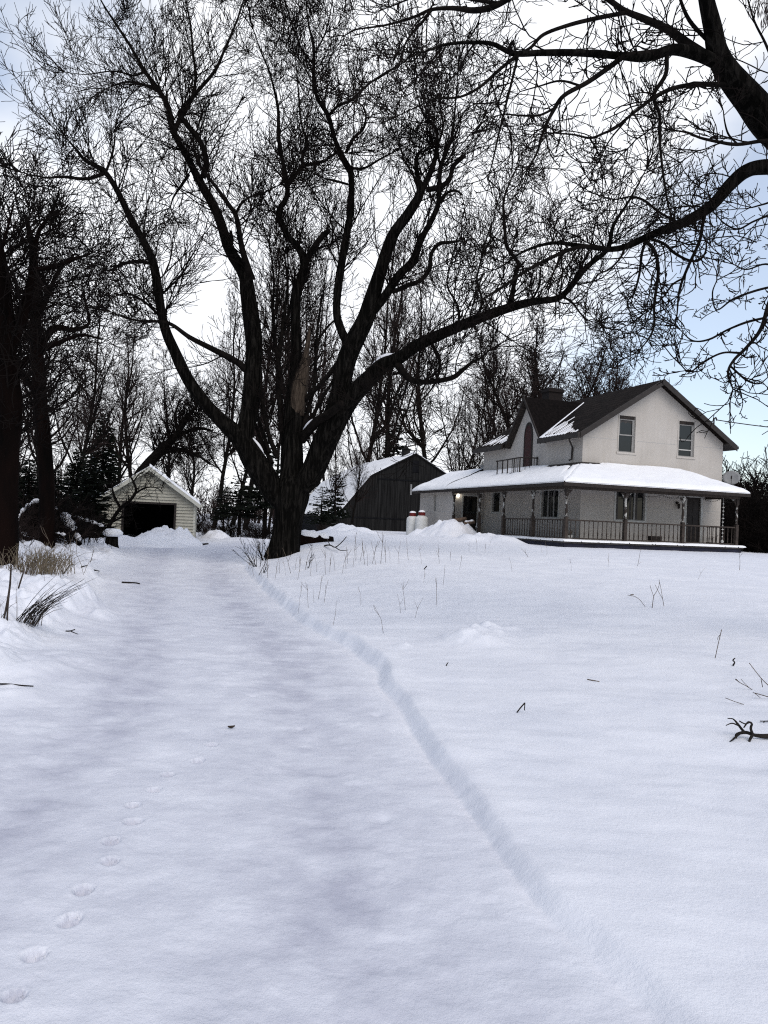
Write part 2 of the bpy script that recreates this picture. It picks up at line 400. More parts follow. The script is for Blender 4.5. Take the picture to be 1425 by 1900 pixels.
drive = (sr < 0) & (sl_ < 0) & (cen[:, 1] > -2) & (cen[:, 1] < 46)
pk_shade = S(.12, -.35, GX-np.interp(GY, REY, REX)+.25*fbm(GX*1.6, GY*1.6, 3, 51))*S(.15, -.40, np.interp(GY, LEY, LEX)-GX+.5*fbm(GX*1.3, GY*1.3, 3, 52))*S(46, 30, GY)
_u = (GX-np.interp(GY, LEY, LEX))/np.maximum(np.interp(GY, REY, REX)-np.interp(GY, LEY, LEX), 1)
pk_shade = pk_shade*(.45+.75*np.clip(np.exp(-((_u-.30)/.10)**2)+np.exp(-((_u-.76)/.10)**2), 0, 1)*(.75+.9*vnoise(GX*1.3, GY*.8, 71)))
for c in prints: pk_shade = np.maximum(pk_shade, 1.0*(((GX-c[0])/.034)**2+((GY-c[1]-.01)/.042)**2 < 1.0))  # prints: pressed snow, with the shade in their hollows painted grey
pk_shade = np.clip(pk_shade, 0, 1).reshape(-1)
def sub_sheet(name, mask, m):
    q = Q[mask]; used, inv = np.unique(q.ravel(), return_inverse=True)
    me = np_mesh(name, Vf[used], quads=inv.reshape(-1, 4), smooth=True)
    at = me.attributes.new('packed', 'FLOAT', 'POINT'); at.data.foreach_set('value', pk_shade[used].astype(np.float32))
    me.normals_split_custom_set_from_vertices(Nf[used].tolist())
    o = link(name, me, m); o['kind'] = 'structure'; return o
o = sub_sheet('driveway', drive, MAT['snow']); o['label'] = 'packed snow driveway with paw prints and faint tyre ruts'
o = sub_sheet('ground', ~drive, MAT['snow']); o['label'] = 'snow covered lawn and yard'
# ------------------------------------------------------------------ trees: traced limbs plus grown twigs
def catmull(pts, per=6):
    pts = np.asarray(pts, float); n = len(pts)
    if n < 3:
        t = np.linspace(0, 1, per+1)[:, None]; return pts[0]*(1-t)+pts[-1]*t
    Pd = np.vstack([2*pts[0]-pts[1], pts, 2*pts[-1]-pts[-2]]); o = []
    for i in range(1, n):
        p0, p1, p2, p3 = Pd[i-1], Pd[i], Pd[i+1], Pd[i+2]
        for t in np.arange(per)/per:
            o.append(.5*((2*p1)+(-p0+p2)*t+(2*p0-5*p1+4*p2-p3)*t*t+(-p0+3*p1-3*p2+p3)*t**3))
    o.append(pts[-1]); return np.array(o)

def limb_mesh(name, pts, rad, n, rng, m, parent, rough=.08, cap=True):
    k = len(pts)
    s = np.concatenate([[0], np.cumsum(np.linalg.norm(np.diff(pts, axis=0), axis=1))])
    a = np.arange(n)/n*2*math.pi
    o = rng.random()*50
    rg = rough*2*fbm(np.cos(a)[None]*1.6+o+s[:, None]*.35, np.sin(a)[None]*1.6+s[:, None]*.9, 3, 2)
    V, q = tube_np(pts, rad, n, rg)
    tr = None
    if cap:
        V = np.vstack([V, pts[-1][None]]); e = (k-1)*n
        tr = [(e+j, e+(j+1) % n, len(V)-1) for j in range(n)]
    me = np_mesh(name, V, quads=q, tris=tr, smooth=True)
    return link(name, me, m, parent)

def perp(d, rng):
    v = rng.normal(size=d.shape); v = v-d*(v*d).sum(1, keepdims=True)
    return norm(v)
def twigs(P0, D0, Ln, Rd, rng, nseg=(5, 4, 3), kids=(1, 1, 0), up=(.10, .08, .05), jit=.2, ang=(.5, 1.0), lr=(.40, .75), rr=.62, rmin=.006, first=1, keep=1.0, taper=.7):
    segs = []
    P_, D_, L_, R_ = P0, norm(D0), Ln, Rd
    for lev in range(len(nseg)):
        k = nseg[lev]; step = (L_/k)[:, None]; pos = P_; d = D_
        cP, cD, cL, cR = [], [], [], []
        for i in range(k):
            d = d+rng.normal(0, jit, d.shape); d[:, 2] += up[lev]; d = norm(d)
            nx = pos+d*step
            ra = np.maximum(R_*(1-taper*i/k), rmin); rb = np.maximum(R_*(1-taper*(i+1)/k), rmin)
            segs.append((pos, nx, ra, rb))
            if i >= first-1 and kids[lev] > 0:
                nk = int(math.ceil(kids[lev]))
                for c in range(nk):
                    mk = rng.random(len(pos)) < kids[lev]/nk*keep
                    if not mk.any(): continue
                    a = rng.uniform(*ang, mk.sum())[:, None]
                    cd = d[mk]*np.cos(a)+perp(d[mk], rng)*np.sin(a)
                    f = rng.random(mk.sum())[:, None]
                    cP.append(pos[mk]*(1-f)+nx[mk]*f); cD.append(cd)
                    cL.append(L_[mk]*rng.uniform(*lr, mk.sum())*(1-.45*i/k)); cR.append(ra[mk]*rr)
            pos = nx
        if not cP: break
        P_, D_, L_, R_ = map(np.concatenate, (cP, cD, cL, cR))
    return segs

class Tree:
    """limbs given as photo pixels with widths; depth runs from the parent limb outwards"""
    def __init__(s, depth, ws=1.0): s.d0 = depth; s.ws = ws; s.l = {}; s.order = []
    def limb(s, key, pts, parent=None, dz=0.0, twig=True, bow=0.0):
        px = np.array([p[:2] for p in pts], float); w = np.array([p[2] if len(p) > 2 else np.nan for p in pts], float)
        ok = ~np.isnan(w); w = np.interp(np.arange(len(w)), np.arange(len(w))[ok], w[ok])
        t = np.concatenate([[0], np.cumsum(np.hypot(*np.diff(px, axis=0).T))]); t = t/t[-1]
        if parent is None: dep = s.d0+dz*t
        else:
            pp = s.l[parent]; k = np.argmin(np.hypot(*(pp['px']-px[0]).T)); dep = pp['dep'][k]+dz*t
        dep = dep+bow*np.sin(math.pi*t)
        W = np.array([P(a, b, d) for (a, b), d in zip(px, dep)])
        per = 6
        W3 = catmull(W, per); px3 = catmull(np.c_[px, dep, w], per)
        s.l[key] = dict(px=px3[:, :2], dep=px3[:, 2], W=W3, r=np.maximum(px3[:, 3]*s.ws, .8)*.5*px3[:, 2]/F, twig=twig)
        s.order.append(key)

def limb_seeds(l, rng, spacing, rmax, outward=.9, upw=.35, along=.35, skip=0.0, cluster=1):
    W, r = l['W'], l['r']; sl = np.linalg.norm(np.diff(W, axis=0), axis=1); s = np.concatenate([[0], np.cumsum(sl)])
    n = max(2, int(s[-1]/spacing)); q = np.sort(rng.uniform(s[-1]*skip, s[-1], n))
    p = np.stack([np.interp(q, s, W[:, i]) for i in range(3)], 1); rr = np.interp(q, s, r)
    T = norm(np.gradient(W, axis=0)); t = norm(np.stack([np.interp(q, s, T[:, i]) for i in range(3)], 1))
    mk = rr < rmax
    p, rr, t = p[mk], rr[mk], t[mk]
    if len(p) == 0: return p, t, rr
    d = norm(outward*perp(t, rng)+along*t+np.array([[0, 0, upw]]))
    return p, d, rr
# ------------------------------------------------------------------ the big old tree by the driveway
rng = np.random.default_rng(11)
g = ground(525, 1030); TD = float(np.dot(g-EYE, fw)); print('tree', g, TD)
T = Tree(TD, .87)
T.limb('trunk', [(524, 1040, 74), (528, 1018, 66), (533, 985, 61), (538, 950, 64), (541, 920, 72), (542, 895, 62), (542, 878, 38), (542, 872, 8)], twig=False)
T.limb('A', [(530, 945, 30), (516, 922, 46), (498, 895, 52), (476, 860, 52), (450, 818, 42), (404, 774, 29), (356, 715, 25), (325, 655, 23), (303, 597, 21), (288, 505, 18), (275, 465, 16), (242, 404, 14), (217, 353, 12), (194, 318, 11), (170, 304, 9), (156, 296, 8), (142, 278, 6), (128, 262, 4)], 'trunk', -1.5)
T.limb('A1', [(193, 322, 8), (160, 332, 7), (116, 328, 6), (88, 330, 4), (66, 326, 3), (40, 320, 2)], 'A', -1.6)
T.limb('A2', [(275, 488, 8), (260, 485, 8), (242, 486, 7), (222, 492, 6), (202, 502, 4), (188, 490, 3), (172, 470, 2)], 'A', 1.5)
T.limb('A3', [(213, 345, 6), (222, 366, 5), (214, 378, 4)], 'A', .1, False)
T.limb('A4', [(300, 590, 6), (268, 560, 5), (236, 545, 4), (205, 552, 2)], 'A', 1.8)
T.limb('A5', [(196, 320, 6), (205, 296, 5), (212, 268, 4), (214, 238, 2)], 'A', .8)
T.limb('B', [(452, 815, 36), (463, 762, 37), (469, 700, 36), (471, 640, 35), (466, 590, 34), (460, 545, 33), (452, 508, 28), (424, 460, 23), (404, 399, 20), (374, 343, 19), (348, 293, 14), (323, 247, 13), (313, 202, 11), (298, 172, 10), (268, 131, 8), (242, 86, 6), (212, 40, 5), (187, 0, 3), (165, -50, 2)], 'A', 2.2)
T.limb('B1', [(376, 330, 14), (382, 304, 12), (374, 268, 11), (348, 232, 11), (333, 212, 10), (348, 194, 8), (364, 172, 8), (399, 131, 7), (419, 86, 5), (439, 40, 4), (452, 0, 3), (466, -45, 2)], 'B', -1.5)
T.limb('B2', [(324, 247, 9), (333, 224, 9), (345, 205, 8), (358, 175, 7), (363, 140, 6), (358, 95, 5), (354, 50, 4), (345, 0, 3), (338, -50, 2)], 'B', 1.2)
T.limb('B3', [(466, 520, 20), (456, 485, 14), (448, 455, 12), (439, 404, 10), (424, 379, 9), (394, 338, 7), (378, 320, 5)], 'B', -1.2)
T.limb('B4', [(438, 396, 6), (449, 376, 5), (468, 364, 4), (490, 357, 3), (520, 342, 2)], 'B3', -1.6)
T.limb('B5', [(428, 466, 9), (430, 446, 8), (428, 428, 6)], 'B', -.4, False)
T.limb('B6', [(460, 690, 16), (440, 672, 15), (395, 648, 12), (352, 626, 10), (318, 602, 8), (290, 596, 6), (250, 594, 4), (205, 578, 2)], 'B', -2.4)
T.limb('B7', [(350, 325, 7), (336, 345, 6), (322, 366, 4), (316, 385, 2)], 'B', -1.2)
T.limb('B8', [(268, 131, 5), (250, 140, 4), (210, 132, 3), (160, 138, 2), (120, 134, 1.5)], 'B', -1.0)
T.limb('B9', [(300, 174, 6), (272, 160, 5), (235, 152, 4), (195, 165, 2)], 'B', 1.6)
T.limb('C', [(541, 905, 52), (541, 850, 46), (543, 795, 40), (546, 740, 36), (549, 690, 27), (549, 630, 23), (549, 570, 21), (552, 535, 20), (565, 491, 19), (554, 460, 15), (533, 435, 13), (517, 396, 12), (531, 368, 11), (533, 344, 10), (526, 309, 9), (517, 253, 8), (516, 203, 6), (502, 140, 4), (484, 95, 3), (470, 55, 2)], 'trunk', 1.0)
T.limb('C1', [(533, 346, 9), (558, 312, 8), (580, 304, 6), (600, 300, 5), (624, 284, 4), (645, 284, 3)], 'C', -.8)
T.limb('C2', [(561, 308, 7), (562, 288, 7), (570, 266, 6), (560, 232, 4), (556, 200, 4), (552, 150, 3), (548, 105, 2)], 'C1', -.7)
T.limb('C3', [(566, 492, 15), (576, 470, 13), (589, 449, 12), (602, 434, 11), (611, 429, 10)], 'C', -.9, False)
T.limb('C4', [(560, 480, 6), (590, 462, 5), (618, 452, 4)], 'C', 1.5)
T.limb('S', [(549, 770, 30), (553, 735, 30), (560, 700, 24), (566, 668, 17), (571, 636, 10), (575, 604, 2)], 'C', -.35, False)
T.limb('D', [(552, 925, 30), (562, 900, 48), (583, 866, 50), (606, 805, 47), (629, 740, 44), (638, 690, 41), (652, 645, 41), (676, 596, 36), (698, 530, 29), (726, 442, 25), (758, 396, 22), (779, 358, 18), (775, 330, 11), (772, 300, 9), (776, 285, 7)], 'trunk', -1.8)
T.limb('D1', [(782, 354, 14), (796, 326, 12), (806, 300, 10), (810, 274, 8), (809, 240, 7), (795, 222, 6), (782, 205, 4), (770, 160, 2)], 'D', -.6)
T.limb('D2', [(792, 352, 11), (812, 348, 11), (832, 336, 10), (841, 310, 9), (852, 298, 8), (864, 289, 6)], 'D', -.8, False)
T.limb('E', [(672, 605, 20), (690, 580, 20), (716, 547, 19), (740, 511, 18), (768, 481, 15), (779, 449, 14), (800, 410, 12), (813, 379, 11), (815, 351, 10), (818, 309, 9), (836, 262, 7), (842, 228, 5), (846, 180, 3), (850, 130, 2)], 'D', -1.6)
T.limb('E1', [(728, 542, 10), (756, 530, 10), (782, 519, 9), (797, 498, 9), (800, 472, 8), (814, 453, 8), (832, 450, 7), (852, 447, 5)], 'E', -1.0, False)
T.limb('E2', [(818, 376, 7), (830, 358, 6), (846, 354, 5), (858, 362, 4)], 'E', -.5, False)
T.limb('E3', [(818, 312, 6), (812, 275, 5), (822, 235, 4), (815, 190, 2)], 'E', .8)
T.limb('G', [(652, 645, 22), (642, 630, 20), (633, 612, 18), (625, 580, 17), (628, 526, 17), (642, 442, 16), (651, 386, 14), (651, 323, 12), (638, 295, 11), (621, 258, 10), (610, 217, 9), (589, 182, 8), (582, 147, 7), (582, 88, 6), (572, 42, 4), (568, 0, 3), (566, -50, 2)], 'D', 3.0)
T.limb('G1', [(610, 214, 7), (628, 196, 6), (652, 186, 5), (681, 158, 4), (716, 137, 3), (750, 115, 2)], 'G', -1.4)
T.limb('G2', [(642, 283, 7), (652, 262, 6), (673, 239, 5), (679, 215, 4), (672, 196, 3), (654, 186, 2)], 'G', -.8)
T.limb('G3', [(583, 120, 5), (562, 95, 4), (545, 55, 3), (532, 10, 2), (520, -40, 1.5)], 'G', 1.2)
T.limb('G4', [(583, 100, 4), (600, 70, 3), (612, 30, 2.5), (620, -30, 1.5)], 'G', -1.2)
T.limb('G5', [(652, 312, 6), (676, 312, 5), (704, 296, 4), (735, 280, 2.5)], 'G', 1.6)
T.limb('G6', [(645, 342, 5), (620, 335, 5), (600, 330, 3), (575, 318, 2)], 'G', -1.6)
T.limb('H', [(588, 860, 46), (620, 790, 44), (652, 738, 40), (684, 704, 35), (712, 677, 31), (742, 664, 26), (783, 636, 25), (848, 607, 22), (918, 580, 19), (982, 561, 16), (1036, 553, 14), (1063, 526, 12), (1090, 494, 11), (1127, 462, 9), (1138, 419, 7), (1165, 376, 5), (1185, 340, 3), (1200, 312, 2)], 'D', -3.5)
T.limb('H1', [(735, 672, 18), (756, 700, 15), (784, 709, 12), (836, 702, 11), (860, 685, 9), (876, 672, 7), (892, 664, 5), (908, 650, 3)], 'H', -1.4)
T.limb('H2', [(918, 582, 10), (946, 564, 11), (955, 515, 10), (961, 489, 8), (940, 456, 8), (936, 413, 6), (934, 376, 5), (945, 340, 3), (960, 310, 2)], 'H', 1.6)
T.limb('H3', [(850, 608, 6), (850, 570, 5), (830, 530, 4), (835, 490, 2.5)], 'H', 1.6)
T.limb('H4', [(1040, 550, 6), (1060, 560, 5), (1085, 590, 3), (1110, 600, 2)], 'H', -1.2)
T.limb('H5', [(800, 636, 8), (815, 665, 7), (812, 700, 5), (790, 735, 3), (752, 762, 2)], 'H', -1.2)
T.limb('H6', [(880, 595, 6), (895, 560, 5), (885, 520, 4), (895, 470, 2)], 'H', -1.4)
T.limb('H7', [(985, 561, 5), (1000, 530, 4), (1005, 490, 3), (1025, 450, 2)], 'H', -1.2)
T.limb('K', [(560, 815, 22), (585, 785, 20), (610, 768, 18), (635, 748, 16)], 'C', -1.4, False)
T.limb('K1', [(558, 750, 10), (580, 728, 10), (606, 700, 10), (630, 668, 10), (650, 640, 8)], 'C', -.9, False)
T.limb('K2', [(572, 790, 8), (596, 742, 7), (612, 716, 6), (625, 690, 4)], 'C', -.8, False)
# shoots rising from the crotch
for i, pts in enumerate([[(515, 850, 12), (497, 800, 9), (486, 740, 9), (482, 680, 7), (473, 620, 5), (478, 560, 3)], [(528, 840, 14), (520, 760, 12), (516, 690, 10), (520, 640, 9), (528, 580, 7), (533, 530, 5), (528, 470, 3)],
                         [(520, 700, 9), (512, 640, 7), (506, 580, 6), (508, 520, 4), (500, 450, 3)], [(505, 860, 10), (482, 812, 8), (470, 760, 7), (486, 700, 5)], [(560, 800, 10), (582, 720, 8), (586, 650, 6), (590, 600, 5), (600, 540, 3)],
                         [(585, 640, 6), (605, 610, 5), (625, 590, 3)], [(500, 840, 9), (478, 770, 7), (470, 720, 5)], [(530, 600, 5), (540, 560, 5), (548, 500, 3)], [(570, 690, 6), (590, 665, 4), (600, 650, 3)]]):
    T.limb('Z%d' % i, pts, 'C', .5+.3*i % 1.1, i in (1, 2))
tree = thing('maple_tree', 'huge old bare tree with many spreading limbs and a split snag, beside the driveway', 'tree', g-np.array([0, 0, .15]))
off = g-np.array([0, 0, .15])
segs_all = []
BIG = {'trunk': 28, 'A': 18, 'B': 16, 'C': 18, 'D': 18, 'H': 16, 'G': 12, 'E': 12}
for k in T.order:
    l = T.l[k]; W = l['W']-off
    n = BIG.get(k, 8)
    nm = 'trunk' if k == 'trunk' else ('snag' if k == 'S' else 'limb')
    rg = {'trunk': .13, 'S': .3}.get(k, .09 if n > 10 else .07)
    if k == 'trunk':
        W = catmull(W, 3); r = np.interp(np.linspace(0, 1, len(W)), np.linspace(0, 1, len(l['r'])), l['r'])
    else: r = l['r']
    ob = limb_mesh(nm, W, r, n, rng, MAT['bark' if n > 8 else 'limb'] if k != 'S' else MAT['heart'], tree, rg)
    if k == 'S': ob['label'] = 'pale splintered broken stem'
    if l['twig']:
        p, d, rr = limb_seeds(l, rng, .245, .15, skip=.16 if k in BIG else .05)
        if len(p):
            Ln = rng.uniform(.9, 2.9, len(p))*np.clip(.65+rr*5, .75, 1.3); rt = np.clip(rr*.36, .010, .026)
            segs_all += twigs(p, d, Ln, rt, rng, nseg=(7, 5, 4), kids=(1.05, .8, 0), up=(.09, .10, .11), jit=.135, rmin=.0077, lr=(.40, .72), ang=(.45, 1.0))
        # the limb's own end breaks into a fan
        e = l['W'][-1]; t = norm((l['W'][-1]-l['W'][-4])[None]); m_ = 4
        segs_all += twigs(np.repeat(e[None], m_, 0), np.repeat(t, m_, 0)+rng.normal(0, .35, (m_, 3)), rng.uniform(1.4, 2.6, m_), np.full(m_, .02), rng, nseg=(6, 5, 3), kids=(1.1, .9, 0), up=(.08, .10, .12), jit=.24, rmin=.0076)
segs_all = [(a-off, b-off, c, d) for a, b, c, d in segs_all]
print('maple segs', sum(len(s[0]) for s in segs_all))
link('crown', seg_mesh('crown', segs_all), MAT['twig'], tree)
def snow_blob(name, pts, parent, off, rz=.5):
    mb = MB()
    pts = np.asarray(pts, float)-off
    V, q = tube_np(pts[:, :3], pts[:, 3] if pts.shape[1] > 3 else np.full(len(pts), .08), 8)
    mb.add(V, [tuple(f) for f in q]); mb.f += [tuple(range(7, -1, -1)), tuple(range(len(V)-8, len(V)))]
    return mb.build(name, MAT['snow_branch'], parent, True)
def limb_snow(key, t0, t1, wd, lift=.75):
    l = T.l[key]; n = len(l['W']); k = np.linspace(t0*(n-1), t1*(n-1), 9); W = np.stack([np.interp(k, np.arange(n), l['W'][:, i]) for i in range(3)], 1)
    r = np.interp(k, np.arange(n), l['r']); Tn = norm(np.gradient(W, axis=0)); upv = norm(np.array([[0, 0, 1.0]])-Tn*Tn[:, 2:3])
    W = W+upv*r[:, None]*lift-np.array([[0, .0, 0]])-norm(EYE-W)*-.0
    rr = wd*np.sin(np.linspace(.25, math.pi-.25, 9))
    V, q = tube_np(W-off, rr, 8); mb = MB(); mb.add(V, [tuple(f) for f in q]); mb.f += [tuple(range(7, -1, -1)), tuple(range(len(V)-8, len(V)))]
    mb.build('snow_patch', MAT['snow_branch'], tree, True)
limb_snow('H', .20, .285, .10, .9); limb_snow('H', .12, .20, .05, .95); limb_snow('A', .02, .08, .13, 1.0); limb_snow('H', .0, .03, .14, .95); limb_snow('K', .05, .35, .10, .9); limb_snow('A', .19, .23, .06, .95)

# ------------------------------------------------------------------ the tree leaning in from the right, its trunk beyond the frame
rng = np.random.default_rng(23)
OD = 9.0
Aq = Tree(OD, .9)
Aq.limb('trunk', [(1790, 1340, 150), (1782, 1180, 128), (1768, 950, 118), (1745, 720, 112), (1705, 540, 108), (1640, 400, 96)], twig=False)
Aq.limb('A', [(1640, 400, 92), (1560, 345, 84), (1490, 285, 74), (1430, 232, 64), (1390, 184, 56), (1353, 138, 50), (1331, 97, 42), (1322, 54, 37), (1311, 5, 31), (1300, -60, 25), (1292, -160, 18), (1280, -260, 10), (1262, -360, 4)], 'trunk', -1.0)
Aq.limb('B', [(1360, 130, 30), (1304, 104, 26), (1251, 92, 22), (1197, 107, 18), (1143, 103, 15), (1068, 98, 13), (1004, 98, 12), (953, 99, 11), (912, 81, 9), (864, 79, 7), (821, 84, 6), (783, 97, 4), (750, 96, 3)], 'A', -1.0)
Aq.limb('C', [(1330, 118, 22), (1278, 84, 19), (1240, 56, 16), (1197, 36, 14), (1159, 20, 12), (1127, -2, 11), (1080, -30, 10), (1010, -38, 10), (950, -6, 11), (915, 12, 12), (880, 19, 12), (840, 15, 9), (800, 18, 7), (767, 32, 6), (714, 47, 4), (660, 55, 3), (640, 66, 2)], 'A', .7)
Aq.limb('C1', [(800, 20, 6), (786, 38, 6), (764, 62, 5), (751, 84, 4), (740, 118, 4), (714, 135, 3), (690, 150, 2)], 'C', -.4)
Aq.limb('C2', [(950, -6, 6), (920, 5, 6), (870, -2, 6), (820, -12, 5), (770, -5, 4), (725, 12, 3)], 'C', .4)
Aq.limb('D', [(1159, 24, 9), (1111, 33, 9), (1057, 46, 8), (1009, 64, 7), (985, 88, 6), (962, 100, 5)], 'C', -.7)
Aq.limb('E', [(1215, 98, 15), (1185, 101, 13), (1159, 104, 12), (1132, 124, 11), (1090, 153, 10), (1047, 177, 9), (1027, 205, 8), (1009, 242, 6), (998, 279, 5), (985, 305, 3)], 'B', -.7)
Aq.limb('E1', [(1030, 200, 5), (1000, 214, 5), (962, 214, 4), (935, 212, 3), (905, 220, 2)], 'E', -.3)
Aq.limb('E2', [(1080, 160, 5), (1040, 150, 4), (1000, 160, 3), (965, 170, 2)], 'E', .4)
Aq.limb('Fb', [(961, 102, 8), (928, 128, 7), (891, 161, 6), (853, 180, 5), (810, 183, 4), (770, 200, 3), (740, 214, 2)], 'B', -.4)
Aq.limb('Fc', [(961, 104, 5), (950, 150, 5), (940, 190, 4), (925, 250, 4), (914, 300, 3), (908, 322, 2)], 'B', -.3)
Aq.limb('G', [(1356, 158, 12), (1304, 157, 10), (1256, 162, 9), (1218, 178, 8), (1176, 209, 6), (1143, 236, 6), (1118, 248, 5), (1095, 256, 5), (1065, 250, 4), (1030, 247, 3)], 'A', -1.0)
Aq.limb('G2', [(1237, 98, 9), (1235, 138, 9), (1213, 177, 8), (1224, 214, 7), (1224, 258, 6), (1229, 311, 5), (1237, 365, 4), (1244, 395, 2)], 'B', -.4)
Aq.limb('G3', [(1095, 258, 4), (1106, 276, 3), (1116, 305, 2)], 'G', .1)
Aq.limb('G4', [(1160, 225, 4), (1130, 262, 3), (1112, 300, 2)], 'G', -.3)
Aq.limb('H', [(1735, 640, 60), (1680, 470, 48), (1610, 360, 38), (1520, 312, 34), (1425, 309, 31), (1385, 317, 28), (1353, 344, 25), (1320, 381, 22), (1277, 408, 20), (1237, 424, 17), (1197, 441, 15), (1165, 456, 13), (1132, 462, 11), (1079, 456, 9), (1025, 451, 7), (971, 467, 5), (930, 495, 3), (900, 506, 2)], 'trunk', -.6)
Aq.limb('H2', [(1132, 463, 9), (1090, 457, 8), (1047, 467, 8), (982, 499, 7), (950, 520, 6), (918, 542, 5), (885, 560, 3), (860, 575, 2)], 'H', -.5)
Aq.limb('H3', [(1307, 398, 8), (1303, 420, 7), (1297, 450, 7), (1277, 494, 6), (1261, 537, 5), (1256, 585, 3)], 'H', -.2)
Aq.limb('H3b', [(1270, 515, 4), (1248, 528, 4), (1230, 552, 3), (1205, 575, 2)], 'H3', .1)
Aq.limb('H4', [(1197, 446, 8), (1212, 462, 8), (1219, 480, 7), (1221, 510, 7), (1214, 564, 6), (1214, 600, 5), (1206, 625, 4), (1188, 648, 2)], 'H', -.3)
Aq.limb('H5', [(1199, 446, 6), (1191, 470, 6), (1186, 510, 5), (1176, 545, 4), (1165, 560, 3), (1172, 590, 2)], 'H', .3)
Aq.limb('H6', [(1205, 443, 6), (1231, 452, 6), (1252, 470, 6), (1275, 482, 5), (1294, 484, 5), (1308, 470, 4), (1310, 448, 3), (1300, 428, 2)], 'H', -.4)
Aq.limb('H7', [(1160, 458, 5), (1150, 480, 4), (1130, 500, 4), (1110, 510, 3), (1090, 540, 2)], 'H', -.3)
Aq.limb('H8', [(1262, 415, 6), (1225, 395, 5), (1195, 372, 5), (1170, 365, 4), (1140, 370, 3), (1110, 362, 2)], 'H', -.6)
Aq.limb('I', [(1640, 400, 30), (1560, 400, 22), (1500, 440, 15), (1455, 500, 11), (1428, 560, 9), (1412, 610, 8), (1385, 645, 7), (1362, 668, 6), (1351, 692, 5), (1360, 722, 3)], 'trunk', -1.4)
Aq.limb('I1', [(1418, 590, 5), (1385, 598, 5), (1350, 612, 4), (1315, 630, 4), (1285, 632, 3), (1262, 612, 2)], 'I', -.2)
Aq.limb('I2', [(1375, 655, 5), (1340, 655, 4), (1305, 672, 4), (1280, 690, 3), (1262, 676, 2)], 'I', -.2)
Aq.limb('I3', [(1440, 530, 5), (1400, 540, 5), (1360, 555, 4), (1330, 575, 3), (1322, 545, 3), (1330, 520, 2)], 'I', -.3)
Aq.limb('I4', [(1356, 680, 4), (1385, 705, 4), (1408, 712, 3), (1425, 700, 2)], 'I', .1)
Aq.limb('I5', [(1455, 500, 5), (1420, 490, 4), (1385, 500, 3), (1360, 490, 2)], 'I', -.3)
Aq.limb('K', [(1490, 285, 10), (1430, 262, 8), (1369, 268, 7), (1331, 263, 6), (1300, 256, 5), (1277, 247, 4), (1245, 240, 2)], 'A', -.8)
Aq.limb('K2', [(1369, 268, 4), (1352, 250, 4), (1345, 228, 3), (1342, 205, 2)], 'K', -.1)
Aq.limb('Lb', [(1318, 80, 9), (1310, 72, 8), (1283, 43, 8), (1268, 15, 7), (1258, -20, 6), (1250, -70, 4)], 'A', .3)
Aq.limb('Ma', [(1470, 265, 9), (1460, 200, 8), (1440, 130, 7), (1420, 80, 5), (1400, 40, 4), (1385, -10, 3)], 'A', -.7)
Aq.limb('Mb', [(1500, 440, 8), (1470, 420, 6), (1435, 400, 5), (1400, 410, 4), (1370, 425, 4), (1345, 415, 3), (1325, 395, 2)], 'I', .2)
Aq.limb('Mc', [(1560, 400, 8), (1500, 385, 7), (1450, 370, 5), (1420, 378, 4), (1395, 385, 3)], 'I', -.3)
gA = np.array([*Aq.l['trunk']['W'][0][:2], 0]); gA[2] = Hs(gA[0], gA[1])-.1
ash = thing('ash_tree', 'bare tree with hanging seed clusters reaching in overhead from the right edge', 'tree', gA)
# bring the foot of the trunk down to the snow
l = Aq.l['trunk']; l['W'] = np.vstack([gA[None], l['W']]); l['r'] = np.concatenate([[l['r'][0]*1.25], l['r']]); l['px'] = np.vstack([l['px'][:1], l['px']]); l['dep'] = np.concatenate([l['dep'][:1], l['dep']])
segs = []; seeds = []
for k in Aq.order:
    l = Aq.l[k]; n = {'trunk': 22, 'A': 16, 'H': 12, 'B': 12}.get(k, 8)
    limb_mesh('trunk' if k == 'trunk' else 'limb', l['W']-gA, l['r'], n, rng, MAT['bark' if n > 10 else 'limb'], ash, .09)
    if l['twig']:
        big = k in ('A', 'B', 'H', 'C')
        p, d, rr = limb_seeds(l, rng, .225 if not big else .27, .075, outward=.9, upw=-.02, along=.6, skip=.3 if k in ('A', 'H', 'I') else .06)
        if len(p):
            Ln = rng.uniform(.3, 1.1, len(p))*(.55 if k[0] == 'I' else 1.0); rt = np.clip(rr*.5, .005, .0085)
            sg = twigs(p, d, Ln, rt, rng, nseg=(9, 6, 4), kids=(.52, .38, 0), up=(-.02, .09, .12), jit=.17, rmin=.0042, lr=(.3, .55), ang=(.6, 1.15), rr=.85, taper=.35)
            segs += sg
            mk = rng.random(len(p)) < .05
            seeds.append(p[mk]+d[mk]*.15)
        e = l['W'][-1]; t = norm((l['W'][-1]-l['W'][-3])[None])
        segs += twigs(np.repeat(e[None], 3, 0), np.repeat(t, 3, 0)+rng.normal(0, .3, (3, 3)), rng.uniform(.3, .7, 3), np.full(3, .006), rng, nseg=(5, 4, 2), kids=(.8, .5, 0), up=(.05, .1, .12), jit=.22, rmin=.0036, ang=(.6, 1.1), rr=.8, taper=.4)
